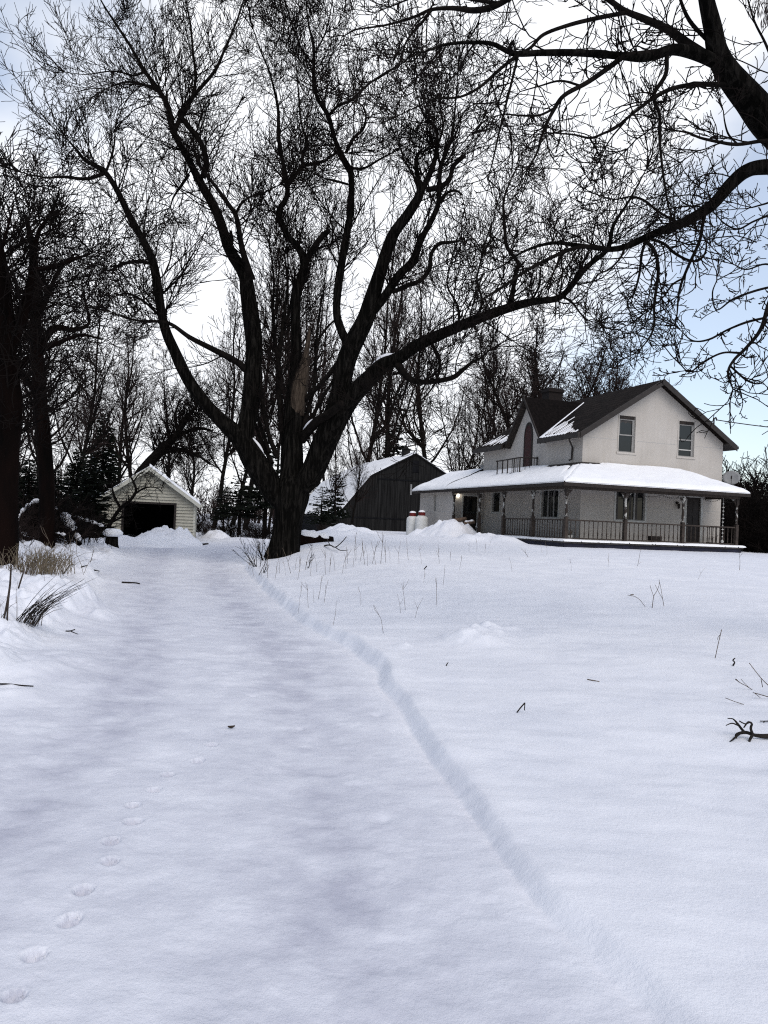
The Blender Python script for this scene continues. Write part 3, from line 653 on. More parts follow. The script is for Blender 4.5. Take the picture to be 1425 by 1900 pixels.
# swollen bud at each last twig end
last = segs
segs = [(a-gA, b-gA, c, d) for a, b, c, d in segs]
print('ash segs', sum(len(s[0]) for s in segs))
link('crown', seg_mesh('crown', segs, 4), MAT['twig'], ash)
seeds = np.concatenate(seeds+[np.array([P(1418+rng.normal(0, 14), 10+rng.normal(0, 22), 7.6+rng.normal(0, .3)) for _ in range(26)])])
for i in range(0, len(seeds)):
    s0 = seeds[i]
    if i % 2 and i < len(seeds)-26: continue
    mb = MB()
    for q in range(9):
        a = rng.normal(0, .016, 3); b = s0+a; ln = rng.uniform(.05, .11)
        e = b+np.array([rng.normal(0, .02), rng.normal(0, .02), -ln]); sd_ = norm(np.array([[rng.normal(), rng.normal(), 0]]))[0]*.0045
        b, e = b-gA, e-gA
        mb.add([b, b*.55+e*.45+sd_, e, b*.55+e*.45-sd_], [(0, 1, 2, 3)])
    mb.build('seed_cluster', MAT['twig_red'], ash)
# ------------------------------------------------------------------ other trees and shrubs (a few of each kind grown, then copied)
def grow_tree(rng, h, r0_, stems=1, spread=.35, first=.28, dens=1.0, rmin=.012, vase=.0, lvl=3, side=.55, twl=1.0):
    """returns (thick segments, twig segments) round the origin"""
    thick = []; tw = []
    st = []
    for s in range(stems):
        a = rng.uniform(0, 2*math.pi); lean = (spread*.6*rng.uniform(.4, 1.0) if stems > 1 else rng.uniform(0, .06))
        d = np.array([math.cos(a)*lean, math.sin(a)*lean, 1.0]); p = np.array([rng.normal(0, .12), rng.normal(0, .12), -.4]) if stems > 1 else np.array([0, 0, -.4])
        hh = h*rng.uniform(.78, 1.0) if stems > 1 else h
        n = 12; rs = r0_*(.62 if stems > 1 else 1); pos = p
        for i in range(n):
            d = d+rng.normal(0, .085, 3); d[2] += .12; d = d/np.linalg.norm(d)
            nx = pos+d*hh/n
            ra, rb = rs*(1-.92*i/n)+rmin, rs*(1-.92*(i+1)/n)+rmin
            thick.append((pos[None], nx[None], np.array([ra]), np.array([rb])))
            if i/n >= first:
                for c in range(rng.integers(1, 4)): st.append((pos+(nx-pos)*rng.random(), d.copy(), ra, hh*(1-i/n)))
            pos = nx
        st.append((pos, d, rmin*2, hh*.15))
    Pn = np.array([s[0] for s in st]); Dn = np.array([s[1] for s in st]); Rn = np.array([s[2] for s in st]); Hn = np.array([s[3] for s in st])
    a = rng.uniform(.45, 1.05, len(st))[:, None]
    D = norm(Dn*np.cos(a)+perp(Dn, rng)*np.sin(a)); Ln = (h*.08+Hn*side)*rng.uniform(.6, 1.0, len(st)); Rn = Rn*.5
    sg = twigs(Pn, D, Ln, Rn, rng, nseg=(8, 6, 4, 3)[:lvl+1], kids=(1.0*dens, .9*dens, .75*dens, 0)[:lvl]+(0,), up=(.14, .10, .06, .04)[:lvl+1], jit=.16, rmin=rmin, ang=(.45, .95), lr=(.38*twl, .68*twl), rr=.55)
    k0 = 8
    return thick+sg[:k0], sg[k0:]
def tree_proto(name, label, rng, m=None, sides=6, group=None, **kw):
    th, tw = grow_tree(rng, **kw)
    t = thing(name, label, 'tree', group=group)
    link('trunk', seg_mesh('trunk', th, sides), m or MAT['limb'], t)
    link('crown', seg_mesh('crown', tw, 3), MAT['twig_red'], t)
    print(name, sum(len(s[0]) for s in th), sum(len(s[0]) for s in tw))
    return t
rg = np.random.default_rng(77)
protoA = tree_proto('bare_tree', 'x', rg, h=14, r0_=.17, first=.22, rmin=.009, dens=.80, side=.44)
protoB = tree_proto('bare_tree', 'x', rg, h=14, r0_=.15, stems=3, spread=.42, first=.25, rmin=.009, dens=.66, side=.36)
protoC = tree_proto('bare_tree', 'x', rg, h=14, r0_=.22, first=.15, rmin=.0125, dens=1.05, side=.62)
protoD = tree_proto('bare_tree', 'x', rg, h=14, r0_=.13, stems=5, spread=.55, first=.15, rmin=.009, dens=.5, side=.32)
protos = [protoA, protoB, protoC, protoD]; used = set()
def place_tree(k, x, top, depth, label, group, rz, wide=1.0):
    """stand a tree where its stem is seen at column x, as tall as its top row asks"""
    b = P(x, 960, depth); gz = Hs(b[0], b[1]); tp = P(x, top, depth)
    sc = (tp[2]-gz)/14.0
    pr = protos[k]
    if k not in used:
        used.add(k); pr.location = (b[0], b[1], gz); pr.rotation_euler = (0, 0, rz); pr.scale = (sc*wide, sc*wide, sc); pr['label'] = label; pr['group'] = group; return pr
    return dup(pr, (b[0], b[1], gz), rz, (sc*wide, sc*wide, sc), label, group)
bgt = [  # kind, column, top row, depth, width factor
    (1, 45, 470, 34, 1.0), (0, 120, 520, 40, .9), (0, 215, 580, 46, .9), (0, 262, 600, 52, 1.0), (0, 320, 650, 62, 1.0), (0, 395, 540, 66, .8),
    (0, 455, 420, 66, .75), (1, 505, 360, 58, .7), (0, 560, 400, 70, .7), (1, 605, 380, 86, .7), (0, 655, 420, 88, .8), (0, 712, 400, 92, .8), (0, 810, 480, 94, .9),
    (3, 850, 650, 68, 1.0), (0, 880, 620, 80, .9), (3, 905, 690, 64, 1.0), (2, 935, 605, 70, 1.2), (2, 1000, 608, 76, 1.15), (2, 1058, 632, 80, 1.2), (2, 1105, 652, 84, 1.15), (3, 1180, 712, 60, .7), (0, 10, 500, 46, 1.0), (2, 75, 560, 52, 1.0), (1, 180, 640, 60, 1.0), (0, 430, 640, 80, 1.1), (2, 350, 760, 95, 1.0), (3, 690, 640, 84, 1.0), (0, 622, 740, 50, .7), (0, 648, 800, 47, .9)]
for i, (k, x, top, dep, wd) in enumerate(bgt):
    if x < 300: lab, gr = 'tall bare grey tree in the dense wood left of the garage', 'bare trees left of the garage'
    elif dep < 52 and x > 600: lab, gr = 'thin young bare tree standing before the snowy barn roof', 'young trees before the barn roof'
    elif x < 470: lab, gr = 'slender bare tree beyond the yard between the garage and the huge old tree', 'bare trees between garage and big tree'
    elif x < 830: lab, gr = 'tall bare tree standing behind the huge old tree and the barn', 'bare trees behind the old tree'
    else: lab, gr = 'rounded bare tree standing behind the white farmhouse', 'bare trees behind the farmhouse'
    place_tree(k, x, top, dep, lab, gr, i*1.37, wd)

# two thick trunks at the left edge, choked with fine twigs
def edge_tree(pts, dep, extra, label, seed, dens, bark):
    rng = np.random.default_rng(seed); t_ = Tree(dep)
    t_.limb('trunk', pts, twig=True)
    for i, (e, dz) in enumerate(extra): t_.limb('L%d' % i, e, 'trunk', dz)
    g = t_.l['trunk']['W'][0].copy(); g[2] = Hs(g[0], g[1])-.2
    t_.l['trunk']['W'][0] = g
    t = thing('old_tree', label, 'tree', g, group='thick trunks at the edge of the wood')
    sg = []
    for k in t_.order:
        l = t_.l[k]; limb_mesh('trunk' if k == 'trunk' else 'limb', l['W']-g, l['r'], 18 if k == 'trunk' else 8, rng, bark, t, .1)
        p, d, rr = limb_seeds(l, rng, .25 if k == 'trunk' else .21, .9, skip=.30 if k == 'trunk' else .0, upw=.25)
        sg += twigs(p, d, rng.uniform(1.0, 2.6, len(p)), np.clip(rr*.2, .012, .03), rng, nseg=(6, 5, 3), kids=(1.0*dens, .9*dens, 0), up=(.08, .07, .05), jit=.24, rmin=.0075)
    sg = [(a-g, b-g, c, d) for a, b, c, d in sg]
    link('crown', seg_mesh('crown', sg, 3), MAT['twig'], t); print('edge', sum(len(s[0]) for s in sg))
gE = ground(8, 1042); dE = float(np.dot(gE-EYE, fw)); print('edge depth', dE)
edge_tree([(4, 1052, 58), (7, 1000, 52), (10, 920, 46), (16, 820, 42), (18, 740, 40), (12, 640, 36), (6, 560, 30), (-4, 480, 28), (-20, 400, 18), (-30, 320, 8)], dE,
          [([(18, 650, 26), (40, 590, 22), (56, 530, 16), (62, 480, 12), (72, 430, 8), (92, 400, 5), (110, 360, 3)], 1.0), ([(20, 700, 16), (60, 660, 12), (100, 640, 9), (150, 622, 6), (190, 630, 3)], -1.0),
           ([(62, 500, 9), (100, 495, 8), (135, 482, 6), (170, 470, 3)], .8), ([(15, 600, 14), (-10, 520, 9), (10, 440, 6), (25, 380, 3)], -1.5)],
          'massive dark tree trunk at the driveway bank, foremost of the two thick trunks', 31, 1.0, MAT['bark_red'])
edge_tree([(88, 1010, 30), (86, 900, 27), (80, 800, 25), (72, 700, 24), (66, 620, 21), (66, 540, 20), (60, 460, 12), (48, 400, 6)], dE+7,
          [([(68, 650, 16), (100, 610, 12), (135, 612, 9), (165, 600, 6), (158, 560, 5), (153, 530, 3)], -.8), ([(76, 740, 14), (40, 690, 10), (20, 640, 6)], 1.2), ([(64, 600, 14), (90, 545, 10), (110, 500, 6), (140, 470, 3)], 1.0)],
          'dark tree trunk wrapped in fine twigs, behind the massive trunk at the bank', 32, 1.0, MAT['bark_red'])

# leaning tree over the garage roof
rng = np.random.default_rng(41)
lt = Tree(47.0)
lt.limb('trunk', [(205, 1000, 26), (232, 930, 24), (262, 880, 22), (292, 843, 19), (318, 818, 15), (335, 795, 11), (352, 768, 8), (368, 748, 5), (380, 730, 3)])
lt.limb('a', [(300, 838, 11), (325, 835, 9), (350, 838, 7), (372, 848, 5), (390, 862, 3)], 'trunk', -1)
lt.limb('b', [(318, 818, 9), (345, 802, 8), (372, 795, 6), (395, 800, 4)], 'trunk', 1)
lt.limb('c', [(330, 800, 7), (325, 770, 5), (335, 740, 3)], 'trunk', 1)
gl = lt.l['trunk']['W'][0].copy(); gl[2] = Hs(gl[0], gl[1])-.2
t = thing('leaning_tree', 'bare tree leaning to the right over the garage roof', 'tree', gl); sg = []
for k in lt.order:
    l = lt.l[k]; limb_mesh('trunk' if k == 'trunk' else 'limb', l['W']-gl, l['r'], 10, rng, MAT['limb'], t, .09)
    p, d, rr = limb_seeds(l, rng, .20, .9, skip=.5 if k == 'trunk' else .1, upw=.15)
    sg += twigs(p, d, rng.uniform(1.2, 3.0, len(p)), np.clip(rr*.25, .02, .05), rng, nseg=(6, 5, 3), kids=(1, .9, 0), up=(.02, .02, .02), jit=.2, rmin=.012)
link('crown', seg_mesh('crown', [(a-gl, b-gl, c, d) for a, b, c, d in sg], 3), MAT['twig'], t)

# conifers
def conifer_mesh(rng, h, rb, bare=.08, dens=1.0, flat=0.0, gap=0.0):
    V = []; Fq = []; segs = []; SV = []; SF = []
    z = h*bare; n = 0
    segs.append((np.array([[0, 0, -.3]]), np.array([[0, 0, h*.97]]), np.array([h*.022]), np.array([.02])))
    while z < h*.985:
        f = 1-(z-h*bare)/(h*(1-bare)); rl = rb*(f**.8)*rng.uniform(.72, 1.08)+.12
        nb = max(4, int(9*dens*(.45+.55*f)))
        for b in range(nb):
            if rng.random() < gap: continue
            a = rng.uniform(0, 2*math.pi); ln = rl*rng.uniform(.65, 1.12); dr = -.30*f-.06+flat
            d = np.array([math.cos(a), math.sin(a), dr]); side = np.array([-math.sin(a), math.cos(a), 0])
            p0 = np.array([0, 0, z+rng.normal(0, .07)])
            segs.append((p0[None], (p0+d*ln)[None], np.array([.022*f+.01]), np.array([.008])))
            ns = max(5, int(ln*20*dens))
            for s in range(ns):
                t = rng.uniform(.12, 1.0); c = p0+d*ln*t+np.array([0, 0, .22*ln*(t-.5)**2*4-.12*ln])*.5+side*rng.normal(0, .16*ln*(1.15-t)); sz = rng.uniform(.16, .36)*(.6+.4*f)
                dd = norm((d*.8+side*rng.normal(0, .7)+np.array([0, 0, rng.normal(-.12, .28)]))[None])[0]; ss = norm(np.cross(dd, rng.normal(size=3))[None])[0]*sz*.34
                k = len(V); V += [c-ss*.6, c+dd*sz*.6-ss, c+dd*sz*1.25, c+dd*sz*.6+ss]; Fq.append((k, k+1, k+2, k+3))
                if t > .55 and rng.random() < .035:
                    k2 = len(SV); cc = c+np.array([0, 0, .05]); q = sz*.5
                    SV += [cc+d*q*.8, cc+side*q*.6, cc-d*q*.8, cc-side*q*.6, cc+np.array([0, 0, q*.35])]
                    SF += [(k2, k2+1, k2+4), (k2+1, k2+2, k2+4), (k2+2, k2+3, k2+4), (k2+3, k2, k2+4)]
        z += rng.uniform(.17, .30)*(h/9)**.5
    return seg_mesh('trunk', segs, 5), np_mesh('crown', V, quads=Fq), np_mesh('snow', SV, tris=SF)
def conifer(name, label, group, seed, **kw):
    a, b, c = conifer_mesh(np.random.default_rng(seed), **kw)
    t = thing(name, label, 'tree', group=group)
    link('trunk', a, MAT['limb'], t); link('crown', b, MAT['needle'], t); link('snow', c, MAT['snow_branch'], t)
    return t
sp = conifer('spruce_tree', 'x', None, 51, h=9, rb=1.75, bare=.03, dens=1.35)
pn = conifer('pine_tree', 'x', None, 52, h=9, rb=2.3, bare=.30, dens=.95, flat=.26, gap=.30)
cd = conifer('cedar_tree', 'x', None, 53, h=9, rb=1.5, bare=.0, dens=1.5, flat=.25)
def place_con(pr, first, x, top, depth, wide, label, group, rz):
    b = P(x, 960, depth); gz = Hs(b[0], b[1]); sc = (P(x, top, depth)[2]-gz)/9.0
    if first: pr.location = (b[0], b[1], gz); pr.rotation_euler = (0, 0, rz); pr.scale = (sc*wide, sc*wide, sc); pr['label'] = label; pr['group'] = group
    else: dup(pr, (b[0], b[1], gz), rz, (sc*wide, sc*wide, sc), label, group)
sl_ = 'dark spruce with drooping branches and flecks of snow, '
place_con(sp, True, 186, 760, 43, 1.25, sl_+'left of the garage gable', 'spruces', .3)
place_con(sp, False, 725, 778, 88, 1.3, sl_+'behind the barn roof', 'spruces', 1.9)
place_con(pn, True, 445, 868, 52, 1.5, 'dark open pine with a bare lower stem, between the garage and the huge old tree', 'pines', .4)
place_con(pn, False, 415, 900, 55, 1.3, 'smaller open pine beside the snowy gap right of the garage', 'pines', 2.2)
place_con(pn, False, 492, 800, 50, 1.2, 'tall open pine half hidden behind the trunk of the huge old tree', 'pines', 3.1)
place_con(pn, False, 620, 862, 52, 1.0, 'open pine between the trunk of the huge old tree and the barn roof', 'pines', 4.4)
place_con(pn, False, 596, 900, 46, 1.5, 'low pine just right of the trunk of the huge old tree', 'pines', 5.4)
for i, (x, top, dep, wd) in enumerate([(50, 850, 27, 1.9), (100, 870, 30, 1.9), (140, 830, 36, 1.6), (165, 850, 33, 1.8), (215, 900, 41, 1.3), (-30, 840, 26, 1.7)]):
    place_con(cd, i == 0, x, top, dep, wd, 'low dark cedar in the shade under the wood left of the garage', 'cedars left of the garage', i*1.1)

# shrubs: tangled thickets
def shrub_mesh(rng, h, n, lean=.5, rmin=.009, dens=1.0):
    a = rng.uniform(0, 2*math.pi, n); P0 = np.c_[rng.normal(0, .25*h, n), rng.normal(0, .25*h, n), np.full(n, -.15)]
    D = np.c_[np.cos(a)*lean*rng.random(n), np.sin(a)*lean*rng.random(n), np.ones(n)]
    return seg_mesh('shrub', twigs(P0, D, h*rng.uniform(.6, 1.05, n), np.full(n, .018*h/2), rng, nseg=(8, 5, 3), kids=(1.1*dens, .9*dens, 0), up=(.03, .05, .05), jit=.2, rmin=rmin, ang=(.35, .9), lr=(.3, .55)), 3)
rg = np.random.default_rng(61)
shm = [shrub_mesh(rg, 3.0, 40), shrub_mesh(rg, 3.0, 26, .8), shrub_mesh(rg, 3.0, 55, .4)]
def shrub(k, x, top, depth, label, group, wide=1.0, rz=0, name='bare_shrub'):
    b = P(x, 960, depth); gz = Hs(b[0], b[1]); sc = (P(x, top, depth)[2]-gz)/3.1
    o = link(name, shm[k], MAT['twig_red' if k == 1 else 'twig']); o.location = (b[0], b[1], gz); o.scale = (sc*wide, sc*wide, sc); o.rotation_euler = (0, 0, rz)
    return tag(o, label, 'shrub', group)
for i, (k, x, top, dep, wd) in enumerate([(0, 1352, 850, 54, 1.0), (2, 1385, 862, 50, .9), (1, 1412, 850, 56, 1.0), (2, 1440, 842, 48, 1.0), (0, 1395, 905, 43, 1.2), (2, 1425, 920, 41, 1.2), (1, 1360, 905, 47, 1.2), (2, 1375, 935, 42, 1.3), (0, 1452, 900, 39, 1.2), (2, 1405, 955, 40, 1.4), (2, 1345, 945, 46, 1.3), (2, 1437, 950, 38, 1.5)]):
    shrub(k, x, top, dep, 'dense leafless bramble thicket beyond the right end of the porch', 'brambles right of the porch', wd, i*1.7)
for i, (k, x, top, dep, wd) in enumerate([(1, 385, 958, 47, 1.0), (2, 405, 965, 50, 1.2), (0, 432, 950, 48, 1.0), (1, 465, 955, 49, 1.0), (2, 485, 965, 46, 1.2), (0, 370, 945, 56, 1.0), (1, 600, 965, 43, 1.0)]):
    shrub(k, x, top, dep, 'low leafless bush in the snow at the back of the yard under the pines', 'bushes at the back of the yard', wd, i*2.1)
for i, (k, x, top, dep, wd) in enumerate([(1, 60, 900, 24, 1.0), (0, 120, 905, 27, 1.0), (1, 30, 940, 21, 1.1), (2, 95, 930, 25, 1.2), (1, 150, 950, 29, 1.2)]):
    shrub(k, x, top, dep, 'tangled dark bush beneath the thick trunks left of the garage', 'bushes under the left trunks', wd, i*1.3)
# the small tree in front of the garage's left corner
rng = np.random.default_rng(71); st = Tree(33.0)
st.limb('trunk', [(196, 1000, 9), (203, 975, 8), (222, 945, 7), (240, 930, 6), (252, 912, 5), (248, 895, 4), (240, 882, 2)])
st.limb('a', [(224, 943, 5), (212, 920, 4), (206, 895, 2)], 'trunk', .4)
st.limb('b', [(252, 915, 4), (270, 905, 3), (290, 905, 2), (302, 915, 1.5)], 'trunk', -.4)
st.limb('c', [(206, 970, 4), (226, 960, 3), (246, 955, 2)], 'trunk', -.4)
st.limb('d', [(246, 896, 3), (258, 880, 2), (268, 875, 1.5)], 'trunk', .2)
gs = st.l['trunk']['W'][0].copy(); gs[2] = Hs(gs[0], gs[1])-.1
t = thing('sapling', 'thin crooked bare sapling in front of the left corner of the garage', 'tree', gs); sg = []
for k in st.order:
    l = st.l[k]; limb_mesh('trunk' if k == 'trunk' else 'limb', l['W']-gs, l['r'], 6, rng, MAT['limb'], t, .08)
    p, d, rr = limb_seeds(l, rng, .10, .9, skip=.1, upw=.15)
    sg += twigs(p, d, rng.uniform(.4, 1.1, len(p)), np.clip(rr*.4, .008, .016), rng, nseg=(5, 4), kids=(.8, 0), up=(.04, .03), jit=.2, rmin=.0075)
link('crown', seg_mesh('crown', [(a-gs, b-gs, c, d) for a, b, c, d in sg], 3), MAT['twig'], t)

# far wood closing off the fields: one mass, nobody could count it
rng = np.random.default_rng(81); n = 2600
az = np.radians(rng.uniform(-62, 62, n)); dd = rng.uniform(105, 190, n)
P0 = np.c_[np.sin(az)*dd, np.cos(az)*dd, np.full(n, .2)]
hgt = 4.5+3.5*fbm(az*9, az*0, 3, 5)+rng.uniform(0, 2.5, n)
o = link('woods', seg_mesh('woods', twigs(P0, np.c_[rng.normal(0, .12, (n, 2)), np.ones(n)], hgt, np.full(n, .09), rng, nseg=(5, 4, 3), kids=(1.2, .8, 0), up=(.06, .06, .05), jit=.14, rmin=.035, lr=(.3, .5)), 3), MAT['twig_red'])
tag(o, 'distant bare woods closing off the fields along the horizon', 'woods', kind='stuff')
# ------------------------------------------------------------------ building materials
def stucco(name, c1, c2, lines):
    m, nt, b = newmat(name); N = nt.nodes; L = nt.links
    tc = N.new('ShaderNodeTexCoord'); n = N.new('ShaderNodeTexNoise'); n.inputs['Scale'].default_value = .8; n.inputs['Detail'].default_value = 7
    r = N.new('ShaderNodeValToRGB'); r.color_ramp.elements[0].position = .3; r.color_ramp.elements[1].position = .7
    r.color_ramp.elements[0].color = (*c1, 1); r.color_ramp.elements[1].color = (*c2, 1)
    L.new(tc.outputs['Object'], n.inputs['Vector']); L.new(n.outputs['Fac'], r.inputs['Fac'])
    mp = N.new('ShaderNodeMapping'); mp.inputs['Scale'].default_value = (5, 5, .35); n4 = N.new('ShaderNodeTexNoise'); n4.inputs['Scale'].default_value = 1.0; n4.inputs['Detail'].default_value = 6
    L.new(tc.outputs['Object'], mp.inputs['Vector']); L.new(mp.outputs[0], n4.inputs['Vector'])
    r4 = N.new('ShaderNodeValToRGB'); r4.color_ramp.elements[0].position = .30; r4.color_ramp.elements[1].position = .55; r4.color_ramp.elements[0].color = (.80, .78, .74, 1); r4.color_ramp.elements[1].color = (1, 1, 1, 1)
    L.new(n4.outputs['Fac'], r4.inputs['Fac']); mm = N.new('ShaderNodeMix'); mm.data_type = 'RGBA'; mm.blend_type = 'MULTIPLY'; mm.inputs['Factor'].default_value = .22
    L.new(r.outputs['Color'], mm.inputs['A']); L.new(r4.outputs['Color'], mm.inputs['B']); L.new(mm.outputs['Result'], b.inputs['Base Color'])
    n2 = N.new('ShaderNodeTexNoise'); n2.inputs['Scale'].default_value = 45; n2.inputs['Detail'].default_value = 4
    bp = N.new('ShaderNodeBump'); bp.inputs['Strength'].default_value = .25; bp.inputs['Distance'].default_value = .01
    L.new(tc.outputs['Object'], n2.inputs['Vector']); L.new(n2.outputs['Fac'], bp.inputs['Height']); L.new(bp.outputs[0], b.inputs['Normal'])
    b.inputs['Roughness'].default_value = .9; b.inputs['Specular IOR Level'].default_value = .15
    return m
def shingle(name, c1, c2, rot):
    m, nt, b = newmat(name); N = nt.nodes; L = nt.links
    tc = N.new('ShaderNodeTexCoord'); mp = N.new('ShaderNodeMapping'); mp.inputs['Rotation'].default_value = rot
    br = N.new('ShaderNodeTexBrick'); br.inputs['Scale'].default_value = 1.0; br.inputs['Brick Width'].default_value = .32; br.inputs['Row Height'].default_value = .15
    br.inputs['Mortar Size'].default_value = .012; br.inputs['Color1'].default_value = (*c1, 1); br.inputs['Color2'].default_value = (*c2, 1); br.inputs['Mortar'].default_value = (c1[0]*.4, c1[1]*.4, c1[2]*.4, 1)
    L.new(tc.outputs['Object'], mp.inputs['Vector']); L.new(mp.outputs[0], br.inputs['Vector']); L.new(br.outputs['Color'], b.inputs['Base Color'])
    bp = N.new('ShaderNodeBump'); bp.inputs['Strength'].default_value = .8; bp.inputs['Distance'].default_value = .02; L.new(br.outputs['Fac'], bp.inputs['Height']); bp.invert = True; L.new(bp.outputs[0], b.inputs['Normal'])
    b.inputs['Roughness'].default_value = .95; b.inputs['Specular IOR Level'].default_value = .06
    return m
MAT['stucco'] = stucco('white_stucco', (.435, .40, .36), (.495, .46, .42), None)
MAT['joint'] = mat('stucco_joint', (.36, .345, .33), (.42, .41, .39), 8, rough=.9)
MAT['trimwhite'] = mat('aged_white_paint', (.40, .39, .36), (.52, .51, .48), 6, rough=.6, bump=.2, bscale=40)
MAT['trimgrey'] = mat('weathered_window_paint', (.20, .195, .185), (.30, .29, .275), 6, rough=.6)
MAT['shingleA'] = shingle('dark_shingles', (.008, .006, .0055), (.017, .0125, .011), (0, R(-32), R(90)))
MAT['shingleB'] = mat('black_shingles', (.004, .0033, .0032), (.011, .0085, .008), 9, rough=.95, bump=.5, bscale=24, spec=.05)
MAT['darkwood'] = mat('dark_brown_wood', (.012, .009, .008), (.035, .026, .021), 7, rough=.75, bump=.5, bscale=30, stretch=(1, 1, 1))
MAT['fascia'] = mat('brown_eaves_metal', (.020, .016, .014), (.032, .026, .023), 4, rough=.6)
MAT['peel'] = mat('peeling_white_paint', (.03, .022, .018), (.46, .45, .42), 5.0, rough=.8, bump=.6, bscale=25, lo=.52, hi=.60, detail=8, stretch=(1, 1, .8))
MAT['peeldark'] = mat('worn_brown_paint', (.022, .016, .013), (.06, .045, .036), 9, rough=.8, bump=.5, bscale=30)
MAT['glass'] = mat('dark_window_glass', (.010, .011, .012), None, rough=.06, spec=.5)
MAT['curtain'] = mat('dim_curtain', (.05, .045, .042), (.09, .085, .08), 4, rough=.9)
MAT['red'] = mat('dark_red_paint', (.026, .004, .004), (.045, .007, .006), 5, rough=.55, bump=.3, bscale=20)
MAT['doorwood'] = mat('dark_door', (.014, .010, .009), (.026, .019, .016), 5, rough=.6)
MAT['brick'] = mat('sooty_brick', (.006, .0045, .004), (.016, .0095, .008), 16, rough=.9, bump=.6, bscale=18)
MAT['siding'] = mat('cream_siding', (.40, .38, .31), (.46, .435, .36), 3, rough=.6, bump=.1, bscale=30)
MAT['barnwood'] = mat('weathered_barn_boards', (.004, .0038, .0038), (.026, .025, .0245), 5.5, rough=.9, bump=.8, bscale=12, stretch=(1.6, 1.6, .07), lo=.38, hi=.74, spec=.15)
MAT['metalgrey'] = mat('grey_painted_metal', (.20, .20, .20), (.26, .26, .26), 5, rough=.5, metal=.0)
MAT['tank'] = mat('white_tank_paint', (.62, .62, .60), (.70, .70, .68), 4, rough=.45)
MAT['tankred'] = mat('red_tank_cap', (.10, .008, .008), (.15, .014, .012), 5, rough=.5)
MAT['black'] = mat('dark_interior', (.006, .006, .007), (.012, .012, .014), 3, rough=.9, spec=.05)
MAT['porchfloor'] = mat('worn_porch_boards', (.04, .035, .032), (.09, .08, .075), 5, rough=.8)
MAT['skirt'] = mat('blue_black_skirting', (.006, .006, .012), (.018, .018, .040), 4, rough=.7)

def clip_poly(poly, a, b, c):
    """keep the part of a 2D polygon with a*x+b*y<=c"""
    o = []
    for i in range(len(poly)):
        p, q = poly[i], poly[(i+1) % len(poly)]
        dp = a*p[0]+b*p[1]-c; dq = a*q[0]+b*q[1]-c
        if dp <= 0: o.append(p)
        if (dp < 0 < dq) or (dq < 0 < dp):
            t = dp/(dp-dq); o.append((p[0]+(q[0]-p[0])*t, p[1]+(q[1]-p[1])*t))
    return o
def wall_sheet(mb, mp, a0, a1, z0, z1, holes, clips=(), reveal=.16):
    """a wall face with true openings and their reveals; mp(a, outward, z)"""
    xs = sorted({a0, a1, *[h[0] for h in holes], *[h[1] for h in holes]}); zs = sorted({z0, z1, *[h[2] for h in holes], *[h[3] for h in holes]})
    for i in range(len(xs)-1):
        for j in range(len(zs)-1):
            cx, cz = (xs[i]+xs[i+1])/2, (zs[j]+zs[j+1])/2
            if any(h[0] < cx < h[1] and h[2] < cz < h[3] for h in holes): continue
            pl = [(xs[i], zs[j]), (xs[i+1], zs[j]), (xs[i+1], zs[j+1]), (xs[i], zs[j+1])]
            for c in clips: pl = clip_poly(pl, *c) if pl else pl
            if len(pl) >= 3: mb.poly([mp(x, 0, z) for x, z in pl])
    for x0, x1, y0, y1 in [h[:4] for h in holes]:
        for A_, B_ in (((x0, y0), (x1, y0)), ((x1, y0), (x1, y1)), ((x1, y1), (x0, y1)), ((x0, y1), (x0, y0))):
            mb.poly([mp(A_[0], 0, A_[1]), mp(B_[0], 0, B_[1]), mp(B_[0], -reveal, B_[1]), mp(A_[0], -reveal, A_[1])])

# ------------------------------------------------------------------ the farmhouse
Hx, Hy = 7.80, 33.0
HB = .70
HA = R(19)
house = thing('farmhouse', 'white stucco farmhouse with dark shingle roof, red pointed dormer door and wraparound porch', 'house', (Hx, Hy, HB), HA)
ca, sa = math.cos(HA), math.sin(HA)
def hw(u, v, z): return np.array([Hx+ca*u-sa*v, Hy+sa*u+ca*v, z])   # world point from house axes, z absolute
def Z(z): return z-HB
def mR(o):   return lambda a, d, z: (a, o-d, z-HB)     # faces turned to -v
def mL(o):   return lambda a, d, z: (o-d, a, z-HB)     # faces turned to -u
def mRr(o):  return lambda a, d, z: (a, o+d, z-HB)
U0, U1, V0, V1 = 2.0, 10.06, 2.0, 12.2
RU, RZ, SL = (U0+U1)/2, 8.85, .636
DECK = 1.07
winR = [(3.94, 4.85, 5.30, 7.02), (7.36, 8.29, 5.32, 7.04)]
bigR = (3.92, 5.55, 2.10, 3.50); doorR = (7.80, 8.95, DECK, 3.46)
bigL = (3.88, 5.45, 2.10, 3.46); smL = (9.95, 10.85, 2.34, 3.46)
mb = MB()
ridge_in = RZ-.12
clipsR = [(SL*-1, 1, ridge_in-SL*RU), (SL, 1, ridge_in+SL*RU)]
wall_sheet(mb, mR(V0), U0, U1, .2, RZ, winR+[bigR, doorR], clipsR)
zt = ridge_in-SL*(RU-U0)
DV, DW, DZ, DS = 7.1, 1.62, 8.38, 1.30        # dormer centre, half width, ridge, slope
ddoor = (6.66, 7.36, 4.5, 6.90)
# side with the wall dormer: rectangle plus the gable over it
wall_sheet(mb, mL(U0), V0, V1, .2, zt, [bigL, smL])
mb2 = MB()
mb.poly([mL(U0)(a, 0, z) for a, z in ((DV-DW, zt), (DV+DW, zt), (DV+.02, DZ-.15), (DV-.02, DZ-.15))])
